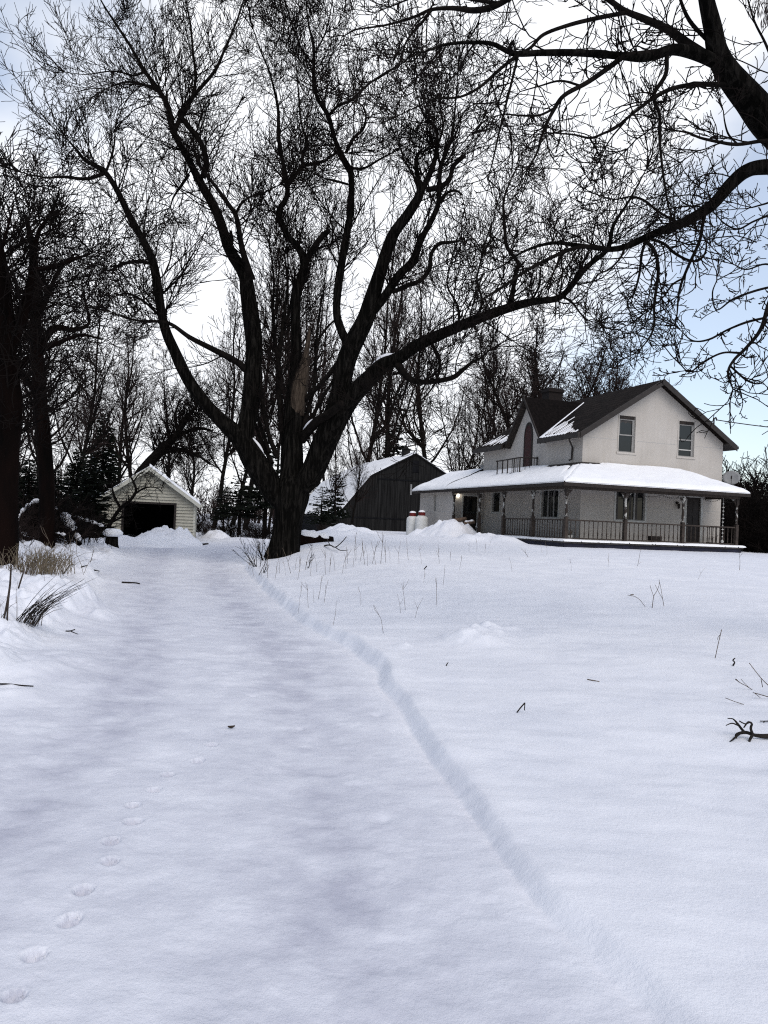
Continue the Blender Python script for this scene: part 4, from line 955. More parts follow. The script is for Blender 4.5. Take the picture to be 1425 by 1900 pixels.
# the two far sides
mb.poly([(U1, V0, Z(.2)), (U1, V1, Z(.2)), (U1, V1, Z(zt)), (U1, V0, Z(zt))])
mb.poly([(U0, V1, Z(.2)), (U1, V1, Z(.2)), (U1, V1, Z(zt)), (RU, V1, Z(ridge_in)), (U0, V1, Z(zt))])
mb.build('wall', MAT['stucco'], house)
# stucco joints: shallow grooves drawn as thin battens
mb = MB()
def seg_line(mp, a0, a1, z, holes):
    xs = [a0]
    for h in sorted(holes):
        if h[2] < z < h[3]: xs += [h[0]-.12, h[1]+.12]
    xs.append(a1)
    for i in range(0, len(xs), 2): MB().box(xs[i], xs[i+1], 0, .003, z-.011, z+.011, mp).build('wall_joint', MAT['joint'], house)
seg_line(mR(V0), U0+.05, U1-.05, 5.86, winR); seg_line(mR(V0), U0+.05, U1-.05, 2.72, [bigR, doorR]); seg_line(mL(U0), V0+.05, 11.8, 2.72, [bigL, smL])


def window(mp, h, panes, name='window', arch=False, blind=0, dep=.10, trim=.0, split=None):
    a0, a1, z0, z1 = h
    f = MB(); t = .042
    zz1 = z1-(.16 if arch else 0)
    f.box(a0, a0+t, -dep, -dep+.06, z0, z1, mp); f.box(a1-t, a1, -dep, -dep+.06, z0, z1, mp)
    f.box(a0+t, a1-t, -dep, -dep+.06, z0, z0+t, mp); f.box(a0+t, a1-t, -dep, -dep+.06, zz1-t, zz1, mp)
    wn = f.build(name, MAT['trimgrey'], house)
    if arch:
        k = MB(); n = 9
        for i in range(n):
            x0, x1 = a0+t+(a1-a0-2*t)*i/n, a0+t+(a1-a0-2*t)*(i+1)/n
            k.box(x0, x1, -dep+.012, -dep+.08, zz1+.001, z1-.004, mp)
        k.build('arch_head', MAT['darkwood'], wn)
    if trim:
        k = MB()
        k.box(a0-trim, a0, .002, .03, z0-trim, z1+trim, mp); k.box(a1, a1+trim, .002, .03, z0-trim, z1+trim, mp)
        k.box(a0, a1, .002, .03, z1, z1+trim, mp); k.box(a0-.04, a1+.04, .002, .06, z0-trim*.9, z0, mp)
        k.build('casing', MAT['trimwhite'], wn)
    g = MB()
    if split == 'sash':
        zm = z0+(zz1-z0)*.52
        k = MB(); k.box(a0+t, a1-t, -dep+.01, -dep+.07, zm-.03, zm+.03, mp); k.box(a0+t, a0+t+.045, -dep+.02, -dep+.05, zm+.03, zz1-t, mp); k.box(a1-t-.09, a1-t, -dep+.02, -dep+.05, z0+t, zz1-t, mp)
        k.build('sash', MAT['trimgrey'], wn)
    else:
        k = MB(); n = panes
        for i in range(1, n):
            x = a0+(a1-a0)*i/n; k.box(x-.04, x+.04, -dep+.005, -dep+.055, z0+t, zz1-t, mp)
        if n > 1:
            k.build('mullion', MAT['trimgrey'], wn); k = MB()
            for i in range(n):
                for q in range(5): x = a0+(a1-a0)*(i+.16+.035*q if i != 1 else i+.5+.04*q)/n; k.box(x, x+.022, -dep+.0125, -dep+.014+.003*(q % 2), z0+t, zz1-t-.05, mp)
            k.build('curtain', MAT['curtain'], wn)
    g.box(a0+t*.5, a1-t*.5, -dep-.01, -dep+.012, z0+t*.5, zz1-t*.5, mp); g.build('pane', MAT['glass'], wn)
    if blind:
        k = MB(); n = 14
        for i in range(n):
            x0 = a0+t+(a1-a0-2*t)*i/n; k.box(x0, x0+(a1-a0-2*t)/n*.8, -dep+.013, -dep+.016, zz1-t-blind-.03*math.sin(i*1.3), zz1-t, mp)
        k.build('blind', MAT['curtain'], wn)
    return wn
window(mR(V0), winR[0], 1, arch=True, split='sash', blind=.12)['label'] = 'upper sash window with arched head and a short blind'
window(mR(V0), winR[1], 1, arch=True, split='sash')
k = MB(); k.box(7.42, 8.15, -.08, -.03, 5.62, 5.67, mR(V0)); k.build('storm_rail', MAT['trimwhite'], house)
window(mR(V0), bigR, 3, trim=.10); window(mL(U0), bigL, 3, trim=.12); window(mL(U0), smL, 1, trim=.10)
# reveal trim round the upper windows, then sills
for h in winR:
    k = MB(); k.box(h[0]-.10, h[1]+.10, .002, .035, h[2]-.10, h[2]-.002, mR(V0)); k.box(h[1]+.002, h[1]+.10, .002, .02, h[2], h[3]+.03, mR(V0)); k.box(h[0]-.06, h[0]-.002, .002, .02, h[2], h[3]+.03, mR(V0))
    k.build('window_surround', MAT['stucco'], house)
# front door with casing and small lights
d = MB(); a0, a1, z0, z1 = doorR
d.box(a0+.18, a1-.12, -.12, -.06, z0+.04, z1-.10, mR(V0))
for i in range(2):
    for j in range(3): d.box(a0+.26+i*.36, a0+.54+i*.36, -.059, -.045, z0+.2+j*.68, z0+.72+j*.68, mR(V0))
dr = d.build('front_door', MAT['doorwood'], house)
k = MB(); k.lathe([(.028, 0), (.035, .03), (.02, .06)], 0, 0, 8); o = k.build('handle', MAT['metalgrey'], dr); o.location = mR(V0)(a0+.27, -.05, z0+1.0); o.rotation_euler = (R(90), 0, 0)
k = MB(); k.box(a0, a0+.18, -.14, .03, z0, z1, mR(V0)); k.box(a1-.12, a1, -.14, .03, z0, z1, mR(V0)); k.box(a0+.18, a1-.12, -.14, .03, z1-.10, z1, mR(V0)); k.box(a0-.02, a1+.02, -.1, .09, z0-.02, z0+.05, mR(V0))
k.build('door_casing', MAT['trimwhite'], house)
# pointed red door of the dormer
def lancet(a0, a1, z0, z1, n=7):
    c = (a0+a1)/2; hs = z1-(a1-a0)*.95; L_ = [(a0, z0), (a1, z0)]
    for i in range(n+1): t = i/n; L_.append((a1-(a1-c)*(1-math.cos(t*math.pi/2)) if False else a1-(a1-c)*t**1.9, hs+(z1-hs)*math.sin(t*math.pi/2)))
    for i in range(n-1, -1, -1): t = i/n; L_.append((a0+(c-a0)*t**1.9, hs+(z1-hs)*math.sin(t*math.pi/2)))
    return L_
mp = mL(U0)
k = MB(); pl = [mp(a, .035, z) for a, z in lancet(*ddoor)]; k.prism(pl, (.034, 0, 0)); dd_ = k.build('pointed_door', MAT['red'], house)
k = MB(); out_ = lancet(ddoor[0]-.09, ddoor[1]+.09, ddoor[2], ddoor[3]+.16); inn = lancet(*ddoor)
for i in range(len(inn)):
    if i == 0: continue
    j = (i+1) % len(inn)
    q = [mp(*(inn[i][0], .045, inn[i][1])), mp(*(inn[j][0], .045, inn[j][1])), mp(*(out_[j][0], .045, out_[j][1])), mp(*(out_[i][0], .045, out_[i][1]))]; k.prism(q, (.043, 0, 0))
k.build('door_frame', MAT['darkwood'], dd_)

# main roof
oh = .45
ve0, ve1 = V0-.45, V1+.35
eL, eR = U0-oh, U1+oh
def rz(u): return RZ-SL*abs(u-RU)
mb = MB()
mb.prism([(eR, ve0, Z(rz(eR))), (RU, ve0, Z(RZ)), (RU, ve1, Z(RZ)), (eR, ve1, Z(rz(eR)))], (0, 0, -.15))
DC = 1.84
for va, vb in ((ve0, DV-DC), (DV+DC, ve1)): mb.prism([(eL, va, Z(rz(eL))), (RU, va, Z(RZ)), (RU, vb, Z(RZ)), (eL, vb, Z(rz(eL)))], (0, 0, -.15))
mb.prism([(U0+.02, DV-DC, Z(rz(U0+.02))), (RU, DV-DC, Z(RZ)), (RU, DV+DC, Z(RZ)), (U0+.02, DV+DC, Z(rz(U0+.02)))], (0, 0, -.15))
mb.build('roof', MAT['shingleA'], house)
mb = MB()
for u in (eL, eR):   # barge boards and gutters
    s = -1 if u < RU else 1
    for v in (ve0-.035, ve1+.001):
        mb.prism([(u, v, Z(rz(u)+.01)), (RU, v, Z(RZ+.012)), (RU, v, Z(RZ-.27)), (u, v, Z(rz(u)-.27))], (0, .034, 0))
    # soffit return, shaded underside
    for va, vb in (((ve0, DV-DC), (DV+DC, ve1)) if s < 0 else ((ve0, ve1),)): mb.prism([(u, va+.001, Z(rz(u)-.155)), (u-s*.43, va+.001, Z(rz(u)+SL*.43-.155)), (u-s*.43, vb-.001, Z(rz(u)+SL*.43-.155)), (u, vb-.001, Z(rz(u)-.155))], (0, 0, -.05))
mb.build('fascia', MAT['fascia'], house)
mb = MB()
for va, vb in ((ve0, DV-1.9), (DV+1.9, ve1)):
    mb = MB(); mb.box(eL-.11, eL-.002, va, vb, Z(rz(eL)-.24), Z(rz(eL)-.0)); mb.build('gutter', MAT['fascia'], house)
mb = MB()
mb.box(eR+.002, eR+.11, ve0, ve1, Z(rz(eR)-.16), Z(rz(eR)-.02))
gt = mb.build('gutter', MAT['fascia'], house)
mb = MB(); zg = rz(eL)-.16
mb.tube([(eL-.05, 2.35, Z(zg)), (eL-.03, 2.38, Z(zg-.16)), (U0-.07, 2.75, Z(zg-.42)), (U0-.06, 2.78, Z(zg-.6)), (U0-.06, 2.80, Z(4.86)), (U0-.16, 2.88, Z(4.80))], .042, 8); mb.build('downspout', MAT['fascia'], house, True)
# dormer roof
def main_u(z): return RU-(RZ-z)/SL
mb = MB(); uf = U0-.32
for s in (-1, 1):
    hwid = 1.85; ze = DZ-DS*hwid; zv = max(ze, rz(uf)); wv = (DZ-zv)/DS
    top = [(uf, DV, Z(DZ)), (main_u(DZ-.01)+.05, DV, Z(DZ)), (max(main_u(ze), U0-.02), DV+s*hwid, Z(ze)), (uf, DV+s*hwid, Z(ze))]
    mb.prism(top, (0, 0, -.16))
mb.build('dormer_roof', MAT['shingleB'], house)
mb = MB()
for s in (-1, 1):
    hwid = 1.90; ze = DZ-DS*hwid
    mb.prism([(uf-.04, DV, Z(DZ+.015)), (uf-.04, DV+s*hwid, Z(ze+.015)), (uf-.04, DV+s*hwid, Z(ze-.16)), (uf-.04, DV, Z(DZ-.20))], (.038, 0, 0))
    mb.prism([(uf+.002, DV, Z(DZ-.165)), (uf+.002, DV+s*1.8, Z(DZ-DS*1.8-.165)), (U0-.004, DV+s*1.8, Z(DZ-DS*1.8-.165)), (U0-.004, DV, Z(DZ-.165))], (0, 0, -.03))
mb.build('dormer_fascia', MAT['darkwood'], house)
# snow left lying in the valley and in streaks on the lower roof
rs = np.random.default_rng(3); mb = MB()
def snow_streak(v, u0_, u1_, wd, th=.03):
    n = 7; a = []
    for i in range(n+1):
        t = i/n; u = u0_+(u1_-u0_)*t; w_ = wd*math.sin(math.pi*min(max(t*.9+.05, 0), 1))**.6*(1+.5*vnoise(u*6, v*5, 2)); z = rz(u)+.004
        a.append([(u, v-w_, z-.003), (u, v-w_*.3, z+th), (u, v+w_*.5, z+th*.9), (u, v+w_, z-.003)])
    Vv = [(p[0], p[1], Z(p[2])) for r_ in a for p in r_]
    mb.add(Vv, [(i*4+j, i*4+j+1, i*4+4+j+1, i*4+4+j) for i in range(n) for j in range(3)])
for i in range(17): 
    v = 2.0+i*.205+rs.normal(0, .05); L_ = (.25+1.5*max(0, (v-2.6)/2.6)**1.2)*rs.uniform(.5, 1.1); s0_ = eL+.06+rs.uniform(0, .35*(v-1.8)/3)
    snow_streak(v, s0_, s0_+L_, rs.uniform(.015, .05))
for i in range(9): snow_streak(3.0+i*.25, eL+.03, eL+.22, .10, .04)
for i in range(12):
    v = DV+2.1+i*.25+rs.normal(0, .05); s0_ = eL+.1+rs.uniform(0, .5); snow_streak(v, s0_, s0_+rs.uniform(.3, 1.1), rs.uniform(.02, .07))
# valley strip
a = []
for i in range(25):
    t = i/24; z = DZ-.02-(DZ-.02-6.02)*t; u = main_u(z); wv = (DZ-z)/DS; v = DV-wv; w_ = .05+.20*t**2*(1+.6*vnoise(t*9, .5, 1))
    a.append([(u-.02, v+.02, rz(u-.02)+.01), (u, v-.03, rz(u)+.05), (u+.02, v-w_*.6, rz(u+.02)+.035), (u+.03, v-w_, rz(u+.03)+.003)])
mb.add([(p[0], p[1], Z(p[2])) for r_ in a for p in r_], [(i*4+j, i*4+j+1, i*4+4+j+1, i*4+4+j) for i in range(24) for j in range(3)])
mb.build('roof_snow', MAT['snow_roof'], house, True)
# chimney
k = MB(); k.box(RU-.46, RU+.46, 11.15, 11.95, Z(8.2), Z(9.62)); k.box(RU-.52, RU+.52, 11.08, 12.02, Z(9.62), Z(9.78)); k.box(RU-.42, RU+.42, 11.2, 11.9, Z(9.78), Z(9.86))
k.build('chimney', MAT['brick'], house)

# wing at the far end and the enclosed end of the porch
WV0, WV1, WU1 = 11.9, 17.0, 4.4
slot = (14.35, 14.72, 2.30, 3.30)
mb = MB()
wall_sheet(mb, mL(0.0), WV0, WV1, .1, 3.74, [slot], reveal=.2)
sd_door = (.55, 1.62, DECK-.1, 3.30)
mpS = mR(WV0)
wall_sheet(mb, mpS, 0.0, 2.0, .1, 3.6, [sd_door])
mb.poly([(0, WV0, Z(3.6)), (2.0, WV0, Z(3.6)), (2.0, WV0, Z(4.64)), (0, WV0, Z(3.72))])
mb.poly([(0, WV1, Z(.1)), (WU1, WV1, Z(.1)), (WU1, WV1, Z(3.72)), (WU1/2, WV1, Z(4.68)), (0, WV1, Z(3.72))])
mb.poly([(WU1, V1+.01, Z(.1)), (WU1, WV1, Z(.1)), (WU1, WV1, Z(3.72)), (WU1, V1+.01, Z(3.72))])
mb.build('wing_wall', MAT['stucco'], house)
k = MB(); k.box(WV0+.02, WV1, 0, .003, 2.30-.011, 2.30+.011, mL(0.0)) if False else None
for x0, x1 in ((WV0+.02, slot[0]-.1), (slot[1]+.1, WV1-.02)): k.box(x0, x1, 0, .003, 2.28, 2.302, mL(0.0))
k.box(14.5, 14.52, 0, .003, .9, 2.18, mL(0.0)); k.build('wing_joint', MAT['joint'], house)
k = MB(); k.box(slot[0], slot[0]+.04, -.18, -.1, slot[2], slot[3], mL(0.0)); k.box(slot[1]-.04, slot[1], -.18, -.1, slot[2], slot[3], mL(0.0)); k.box(slot[0]+.04, slot[1]-.04, -.18, -.1, slot[2], slot[2]+.04, mL(0.0)); k.box(slot[0]+.04, slot[1]-.04, -.18, -.1, slot[3]-.04, slot[3], mL(0.0))
wn = k.build('window', MAT['trimwhite'], house); wn['label'] = 'narrow slot window in the end wall'
k = MB(); k.box(slot[0]+.02, slot[1]-.02, -.19, -.16, slot[2]+.02, slot[3]-.02, mL(0.0)); k.build('pane', MAT['glass'], wn)
k = MB(); k.box(sd_door[0]+.1, sd_door[1]-.05, -.12, -.06, sd_door[2]+.04, sd_door[3]-.08, mpS); dr = k.build('side_door', MAT['doorwood'], house)
k = MB(); k.box(sd_door[0]+.2, sd_door[1]-.15, -.059, -.045, 2.2, 3.05, mpS); k.build('pane', MAT['glass'], dr)
k = MB(); k.box(sd_door[0], sd_door[0]+.1, -.13, .025, sd_door[2], sd_door[3], mpS); k.box(sd_door[1]-.05, sd_door[1], -.13, .025, sd_door[2], sd_door[3], mpS); k.box(sd_door[0]+.1, sd_door[1]-.05, -.13, .025, sd_door[3]-.08, sd_door[3], mpS); k.build('door_casing', MAT['trimwhite'], house)
# porch roof: hipped round the corner and at its right end
PE, PS_ = 3.60, .458
def pz(u, v): return PE+PS_*min(u+.4, max(v+.4, u+.4) if v > 2 else v+.4, 9.5-u if v < 2.01 else 99)
mb = MB()
c00 = (-.4, -.4); pts = {'c': (-.4, -.4, PE), 'wi': (2.0, 2.0, PE+PS_*2.4), 'rr': (7.1, 2.0, PE+PS_*2.4), 're': (9.5, -.4, PE), 'rb': (9.5, 2.0, PE), 'lw': (2.0, 12.2, PE+PS_*2.4), 'le': (-.4, 12.2, PE)}
W2 = WU1/2
def q3(*ks): return [(pts[k][0], pts[k][1], Z(pts[k][2])) for k in ks]
mb.prism(q3('c', 're', 'rr', 'wi'), (0, 0, -.13)); mb.prism(q3('re', 'rb', 'rr'), (0, 0, -.13)); mb.prism(q3('c', 'wi', 'lw', 'le'), (0, 0, -.13))
wz = PE+PS_*(W2+.4)
mb.prism([(-.4, 12.2, Z(PE)), (W2, 12.2, Z(wz)), (W2, 17.4, Z(wz)), (-.4, 17.4, Z(PE))], (0, 0, -.13)); mb.prism([(WU1+.4, 12.2, Z(PE)), (W2, 12.2, Z(wz)), (W2, 17.4, Z(wz)), (WU1+.4, 17.4, Z(PE))], (0, 0, -.13))
mb.build('porch_roof', MAT['fascia'], house)
mb = MB()   # eaves board, beam and ceiling
mb.box(-.43, 9.53, -.43, -.402, Z(PE-.20), Z(PE-.012)); mb.box(-.43, -.402, -.402, 17.42, Z(PE-.20), Z(PE-.012)); mb.box(9.502, 9.53, -.402, 2.0, Z(PE-.2), Z(PE+.02))
mb.build('porch_fascia', MAT['darkwood'], house)
mb = MB(); mb.box(-.09, 9.25, -.09, .09, Z(PE-.30), Z(PE-.08)); mb.box(-.09, .09, .09, 11.88, Z(PE-.30), Z(PE-.08)); mb.box(9.07, 9.25, .09, 1.98, Z(PE-.3), Z(PE-.08)); mb.build('porch_beam', MAT['peeldark'], house)
mb = MB(); mb.box(.09, 9.07, .09, 1.98, Z(PE-.06), Z(PE-.03)); mb.box(.09, 1.98, 1.98, 11.88, Z(PE-.06), Z(PE-.03)); mb.build('porch_ceiling', MAT['peeldark'], house)
# snow on the porch roof, as a sheet of uneven thickness
def snow_sheet(name, us, vs, dom, zf, th, parent, edge=.22):
    Ug, Vg = np.meshgrid(us, vs, indexing='ij'); Dm = dom(Ug, Vg)      # distance inside the domain
    Zg = zf(Ug, Vg)
    T_ = th(Ug, Vg)*np.sqrt(np.clip(Dm/edge, 0, 1))
    Zt = Zg+np.where(Dm > 0, np.maximum(T_, .006), -.03)
    Vv = np.stack([Ug, Vg, Zt-HB], -1).reshape(-1, 3); n2 = len(vs)
    i, j = np.meshgrid(np.arange(len(us)-1), np.arange(n2-1), indexing='ij')
    q = np.stack([i*n2+j, (i+1)*n2+j, (i+1)*n2+j+1, i*n2+j+1], -1).reshape(-1, 4)
    dmv = Dm.reshape(-1); q = q[(dmv[q] > 0).sum(1) >= 2]
    us_, inv = np.unique(q.ravel(), return_inverse=True)
    me = np_mesh(name, Vv[us_], quads=inv.reshape(-1, 4), smooth=True)
    return link(name, me, MAT['snow_roof'], parent)
def pz_np(u, v): return PE+PS_*np.minimum(np.minimum(u+.4, v+.4), 9.5-u)
def pz_L(u, v): return PE+PS_*np.minimum(u+.4, v+.4)
wv = lambda u, v, s: .5*fbm(u*1.2, v*1.2, 4, s)
def domR(u, v):
    d = np.minimum(np.minimum(v+.42, u-v+.02+.05*wv(u, v, 3)*4), 9.52-u)
    d = np.minimum(d, 1.985-v+.0*u)
    bare = np.hypot((u-1.9)/1.1, (v-2.05)/.42)-1+.6*wv(u*3, v*3, 4)     # scoured patch at the wall corner
    return np.minimum(d, bare*.5)
def domL(u, v):
    d = np.minimum(np.minimum(u+.42, v-u-.02-.05*wv(u, v, 3)*4), 1.985-u)
    bare = np.hypot((u-2.0)/.5, (v-2.9)/1.9)-1+.6*wv(u*3, v*3, 5)
    rib = np.abs(v-u-.62+.06*wv(u*4, v*4, 6))+np.maximum(0, .9-u)*.35-.05
    ridg = np.where(v > 3.0, (1.93-u)*1.0+.25*wv(u*2, v*2, 8), 9)
    return np.minimum(np.minimum(np.minimum(d, bare*.5), rib), 9)
snow_sheet('porch_snow', np.linspace(-.44, 9.56, 320), np.linspace(-.44, 2.0, 84), domR, pz_np, lambda u, v: .11+.11*wv(u, v, 1), house)
def domW(u, v): return np.minimum(np.minimum(u+.42, WU1+.4-u), np.minimum(v-12.21, 17.45-v))
snow_sheet('porch_snow', np.linspace(-.44, 2.0, 90), np.linspace(-.44, 12.22, 380), lambda u, v: np.where(v > 12.0, np.minimum(u+.42, 1.99-u), domL(u, v)), pz_L, lambda u, v: .11+.10*wv(u, v, 2)+.03*S(8, 12, v), house)
snow_sheet('wing_snow', np.linspace(-.44, WU1+.42, 110), np.linspace(12.2, 17.46, 130), lambda u, v: np.minimum(np.minimum(u+.42, WU1+.4-u), 17.45-v), lambda u, v: PE+PS_*np.minimum(u+.4, WU1+.4-u), lambda u, v: .17+.14*wv(u, v, 9), house)
k = MB(); k.box(2.2, 2.5, 12.6, 12.9, Z(4.6), Z(5.05)); k.box(2.12, 2.58, 12.52, 12.98, Z(5.05), Z(5.12)); k.build('roof_vent', MAT['metalgrey'], house)

# deck, skirting, snow lying on its edge
mb = MB(); mb.box(-.18, 9.45, -.18, 1.99, Z(DECK-.10), Z(DECK)); mb.box(-.18, 1.99, 1.99, 11.88, Z(DECK-.10), Z(DECK)); mb.build('porch_deck', MAT['porchfloor'], house)
mb = MB(); mb.box(-.12, 9.4, -.12, -.08, Z(.2), Z(DECK-.10)); mb.box(-.12, -.08, -.08, 11.85, Z(.2), Z(DECK-.10)); mb.box(9.36, 9.40, -.08, 1.9, Z(.2), Z(DECK-.1)); mb.build('porch_skirting', MAT['skirt'], house)
snow_sheet('deck_snow', np.linspace(-.30, 9.62, 260), np.linspace(-.30, .55, 26), lambda u, v: np.minimum(np.minimum(v+.24+.10*wv(u*2, 0*v, 3), .42-v+.3*wv(u, v, 4)), np.minimum(u+.2, 9.58-u)), lambda u, v: 0*u+DECK, lambda u, v: .075+.05*wv(u, v, 6), house, .12)
snow_sheet('deck_snow', np.linspace(-.30, .5, 26), np.linspace(-.3, 10.6, 260), lambda u, v: np.minimum(np.minimum(u+.24+.10*wv(0*u, v*2, 3), .40-u+.3*wv(u, v, 4)), np.minimum(v+.2, 10.5-v)), lambda u, v: 0*u+DECK, lambda u, v: .075+.06*wv(u, v, 7), house, .12)

# turned posts
def post(u, v, white=True):
    zb, zr, zt_ = Z(DECK), Z(DECK+.94), Z(PE-.30)
    k = MB(); s2 = math.sqrt(2)
    k.lathe([(.075*s2, zb), (.075*s2, zr+.08)], u, v, 4, rot=math.pi/4-math.pi/4)
    lo = k.build('post', MAT['peeldark'], house)
    k = MB(); h = zt_-zr-.10; z0 = zr+.081
    pr = [(.05, 0), (.062, .02), (.062, .05), (.042, .07), (.058, .12), (.066, .22), (.055, .36), (.044, .46), (.060, .49), (.060, .52), (.040, .55), (.052, .62), (.060, .68), (.044, .74), (.058, .76), (.050, .78)]
    k.lathe([(r, z0+t*h) for r, t in pr], u, v, 12); k.build('turned_shaft', MAT['peel'], lo, True)
    k = MB(); k.lathe([(.07*s2, z0+.781*h), (.07*s2, z0+h)], u, v, 4); 
    # fretwork brackets
    for du, dv in ((1, 0), (-1, 0), (0, 1), (0, -1)):
        if not (-.2 < u+du*.3 < 9.4 and -.2 < v+dv*.3): continue
        if abs(u) > .1 and abs(u-9.16) > .1 and dv: continue
        if abs(v) > .1 and du: continue
        p = []
        for i in range(7): t = i/6; p.append((.07+.26*t, z0+h-.30*(1-t)**1.8-.03))
        pl = [(.07, z0+h), *[(.07+.26*(1-i/6), z0+h-.02-.28*((i/6))**1.8) for i in range(7)]]
        w_ = .02
        k.prism([(u+du*x-dv*w_, v+dv*x+du*w_, z) for x, z in pl], (2*dv*w_, -2*du*w_, 0))
    k.build('bracket', MAT['peel'], lo)
    return lo
PV = [0, 2.8, 5.67, 8.4, 11.72]; PU = [3.0, 6.1, 9.16]
for v in PV: post(0, v)
for u in PU: post(u, 0)
# railings with turned balusters
bal = MB(); bal.lathe([(.016, 0), (.022, .10), (.028, .22), (.018, .30), (.016, .62), (.020, .70), (.016, .745)], 0, 0, 6)
bal_me = None
def railing(u0, v0, u1, v1, n):
    global bal_me
    du, dv = u1-u0, v1-v0; L_ = math.hypot(du, dv); du, dv = du/L_, dv/L_; g_ = .09
    a = (u0+du*g_, v0+dv*g_); b = (u1-du*g_, v1-dv*g_); k = MB()
    for z0, z1, w_ in ((DECK+.86, DECK+.92, .04), (DECK+.09, DECK+.14, .025)):
        k.prism([(a[0]-dv*w_, a[1]+du*w_, Z(z1)), (b[0]-dv*w_, b[1]+du*w_, Z(z1)), (b[0]+dv*w_, b[1]-du*w_, Z(z1)), (a[0]+dv*w_, a[1]-du*w_, Z(z1))], (0, 0, z0-z1))
    r = k.build('railing', MAT['peeldark'], house)
    for i in range(n):
        t = (i+.7)/(n+.4); x, y = a[0]+(b[0]-a[0])*t, a[1]+(b[1]-a[1])*t
        if bal_me is None: o = bal.build('baluster', MAT['peeldark'], r, True); bal_me = o.data
        else: o = link('baluster', bal_me, None, r)
        o.location = (x, y, Z(DECK+.12))
railing(0, 0, 3.0, 0, 12); railing(3.0, 0, 6.1, 0, 12); railing(6.1, 0, 9.16, 0, 12); railing(0, 0, 0, 2.8, 12); railing(0, 2.8, 0, 5.67, 11); railing(9.16, 0, 9.16, 1.98, 7)
# broken balcony rail on the porch roof before the pointed door
k = MB()
bu, ba, bb = .95, 5.95, 8.4; zb_ = pz_L(np.array([bu]), np.array([ba]))[0]
def bar(p, q, r): k.tube([(p[0], p[1], Z(p[2])), (q[0], q[1], Z(q[2]))], r, 5)
zt0 = zb_+.86
bar((bu, ba-.05, zt0), (bu, bb+.15, zt0-.05), .035); bar((bu, ba, zt0+.0), (1.97, ba, zt0+.03), .035); bar((bu, ba, zb_+.12), (1.97, ba, zb_+.5), .028); bar((bu, ba+.1, zb_+.10), (bu, bb-1.4, zb_+.10), .025)
for v in (ba, ba+.6, bb-1.15, bb-.6, bb-.0): bar((bu, v, zb_-.05), (bu, v, zt0), .032)
for v in (ba+.2, ba+.4, ba+.8): bar((bu, v, zb_+.1), (bu, v, zt0), .018)
for t in (.3, .55, .8): bar((bu+t*(1.02), ba, zb_+.1+.38*t), (bu+t*1.02, ba, zt0+.02), .018)
bar((1.93, ba, zb_+.3), (1.93, ba, zt0+.10), .035)
k.build('balcony_rail', MAT['darkwood'], house)
# wall lamp, lit lamp by the side door, service mast
k = MB(); p = mR(V0)(7.38, .02, 2.98); k.box(7.33, 7.43, .0, .04, 2.98, 3.12, mR(V0)); k.tube([mR(V0)(7.38, .04, 3.05), mR(V0)(7.38, .14, 3.09), mR(V0)(7.38, .17, 3.02)], .015, 6); k.add(*(lambda m: (m.v, m.f))(MB().lathe([(.03, 0), (.075, -.06), (.06, -.2), (.02, -.24)], *mR(V0)(7.38, .17, 0)[:2], 8))) if False else None
lp = MB().lathe([(.025, Z(3.02)), (.07, Z(2.97)), (.06, Z(2.80)), (.02, Z(2.76))], 7.38, V0-.17, 8); k.add(lp.v, lp.f); k.build('wall_lamp', MAT['darkwood'], house)
m_, nt_, b_ = newmat('lit_bulb'); b_.inputs['Base Color'].default_value = (.9, .88, .8, 1); b_.inputs['Emission Color'].default_value = (1, .93, .8, 1); b_.inputs['Emission Strength'].default_value = 14
k = MB(); lp = MB().lathe([(.02, Z(3.30)), (.05, Z(3.26)), (.055, Z(3.20)), (.03, Z(3.14))], .28, WV0-.12, 8); k.add(lp.v, lp.f); lb = k.build('porch_lamp', m_, house, True); lb['label'] = 'small lit bulb by the side door'
k = MB(); k.tube([(.28, WV0, Z(3.36)), (.28, WV0-.12, Z(3.36)), (.28, WV0-.12, Z(3.30))], .014, 6); k.build('bracket', MAT['darkwood'], lb)
mu = 9.02; k = MB(); k.tube([(mu, ve0-.02, Z(rz(mu)-.15)), (mu, ve0-.02, Z(rz(mu)+.28))], .035, 8); k.tube([(mu, ve0-.02, Z(rz(mu)+.26)), (mu+.1, ve0-.02, Z(rz(mu)+.34)), (mu+.18, ve0-.02, Z(rz(mu)+.2))], .04, 8); k.build('service_mast', MAT['fascia'], house)
wire0 = hw(mu+.18, ve0-.02, rz(mu)+.22)
mb = MB(); e = P(1760, 800, 41.0); n = 24
mb.tube([wire0*(1-t)+e*t-np.array([0, 0, .35*4*t*(1-t)]) for t in np.linspace(0, 1, n)], .026, 5)
tag(mb.build('power_cable', MAT['fascia']), 'overhead power cable running off to the right from the farmhouse gable', 'cable')
# satellite dish on the far corner
sdp = hw(U1+.35, 1.75, 4.42)
t = thing('satellite_dish', 'grey satellite dish on the right corner of the farmhouse above the porch', 'dish', hw(U1+.02, 1.9, 4.05))
b0 = np.array(t.location)
k = MB(); n = 16; rr_ = [0, .13, .26, .36]; Vv = []
axis = norm((hw(6.0, -3.0, 6.2)-sdp)[None])[0]; e1 = norm(np.cross(axis, [0, 0, 1.0])[None])[0]; e2 = np.cross(e1, axis)
prof = [(r, .45*r*r) for r in rr_]; F2 = []
for sgn in (0, -.02):
    for r, q in prof:
        for i in range(n): a = i*2*math.pi/n; Vv.append(sdp+axis*(q+sgn)+(e1*math.cos(a)*1.15+e2*math.sin(a))*max(r, .002)-b0)
for s in range(2):
    for j in range(3): F2 += [(s*4*n+j*n+i, s*4*n+j*n+(i+1) % n, s*4*n+(j+1)*n+(i+1) % n, s*4*n+(j+1)*n+i) for i in range(n)]
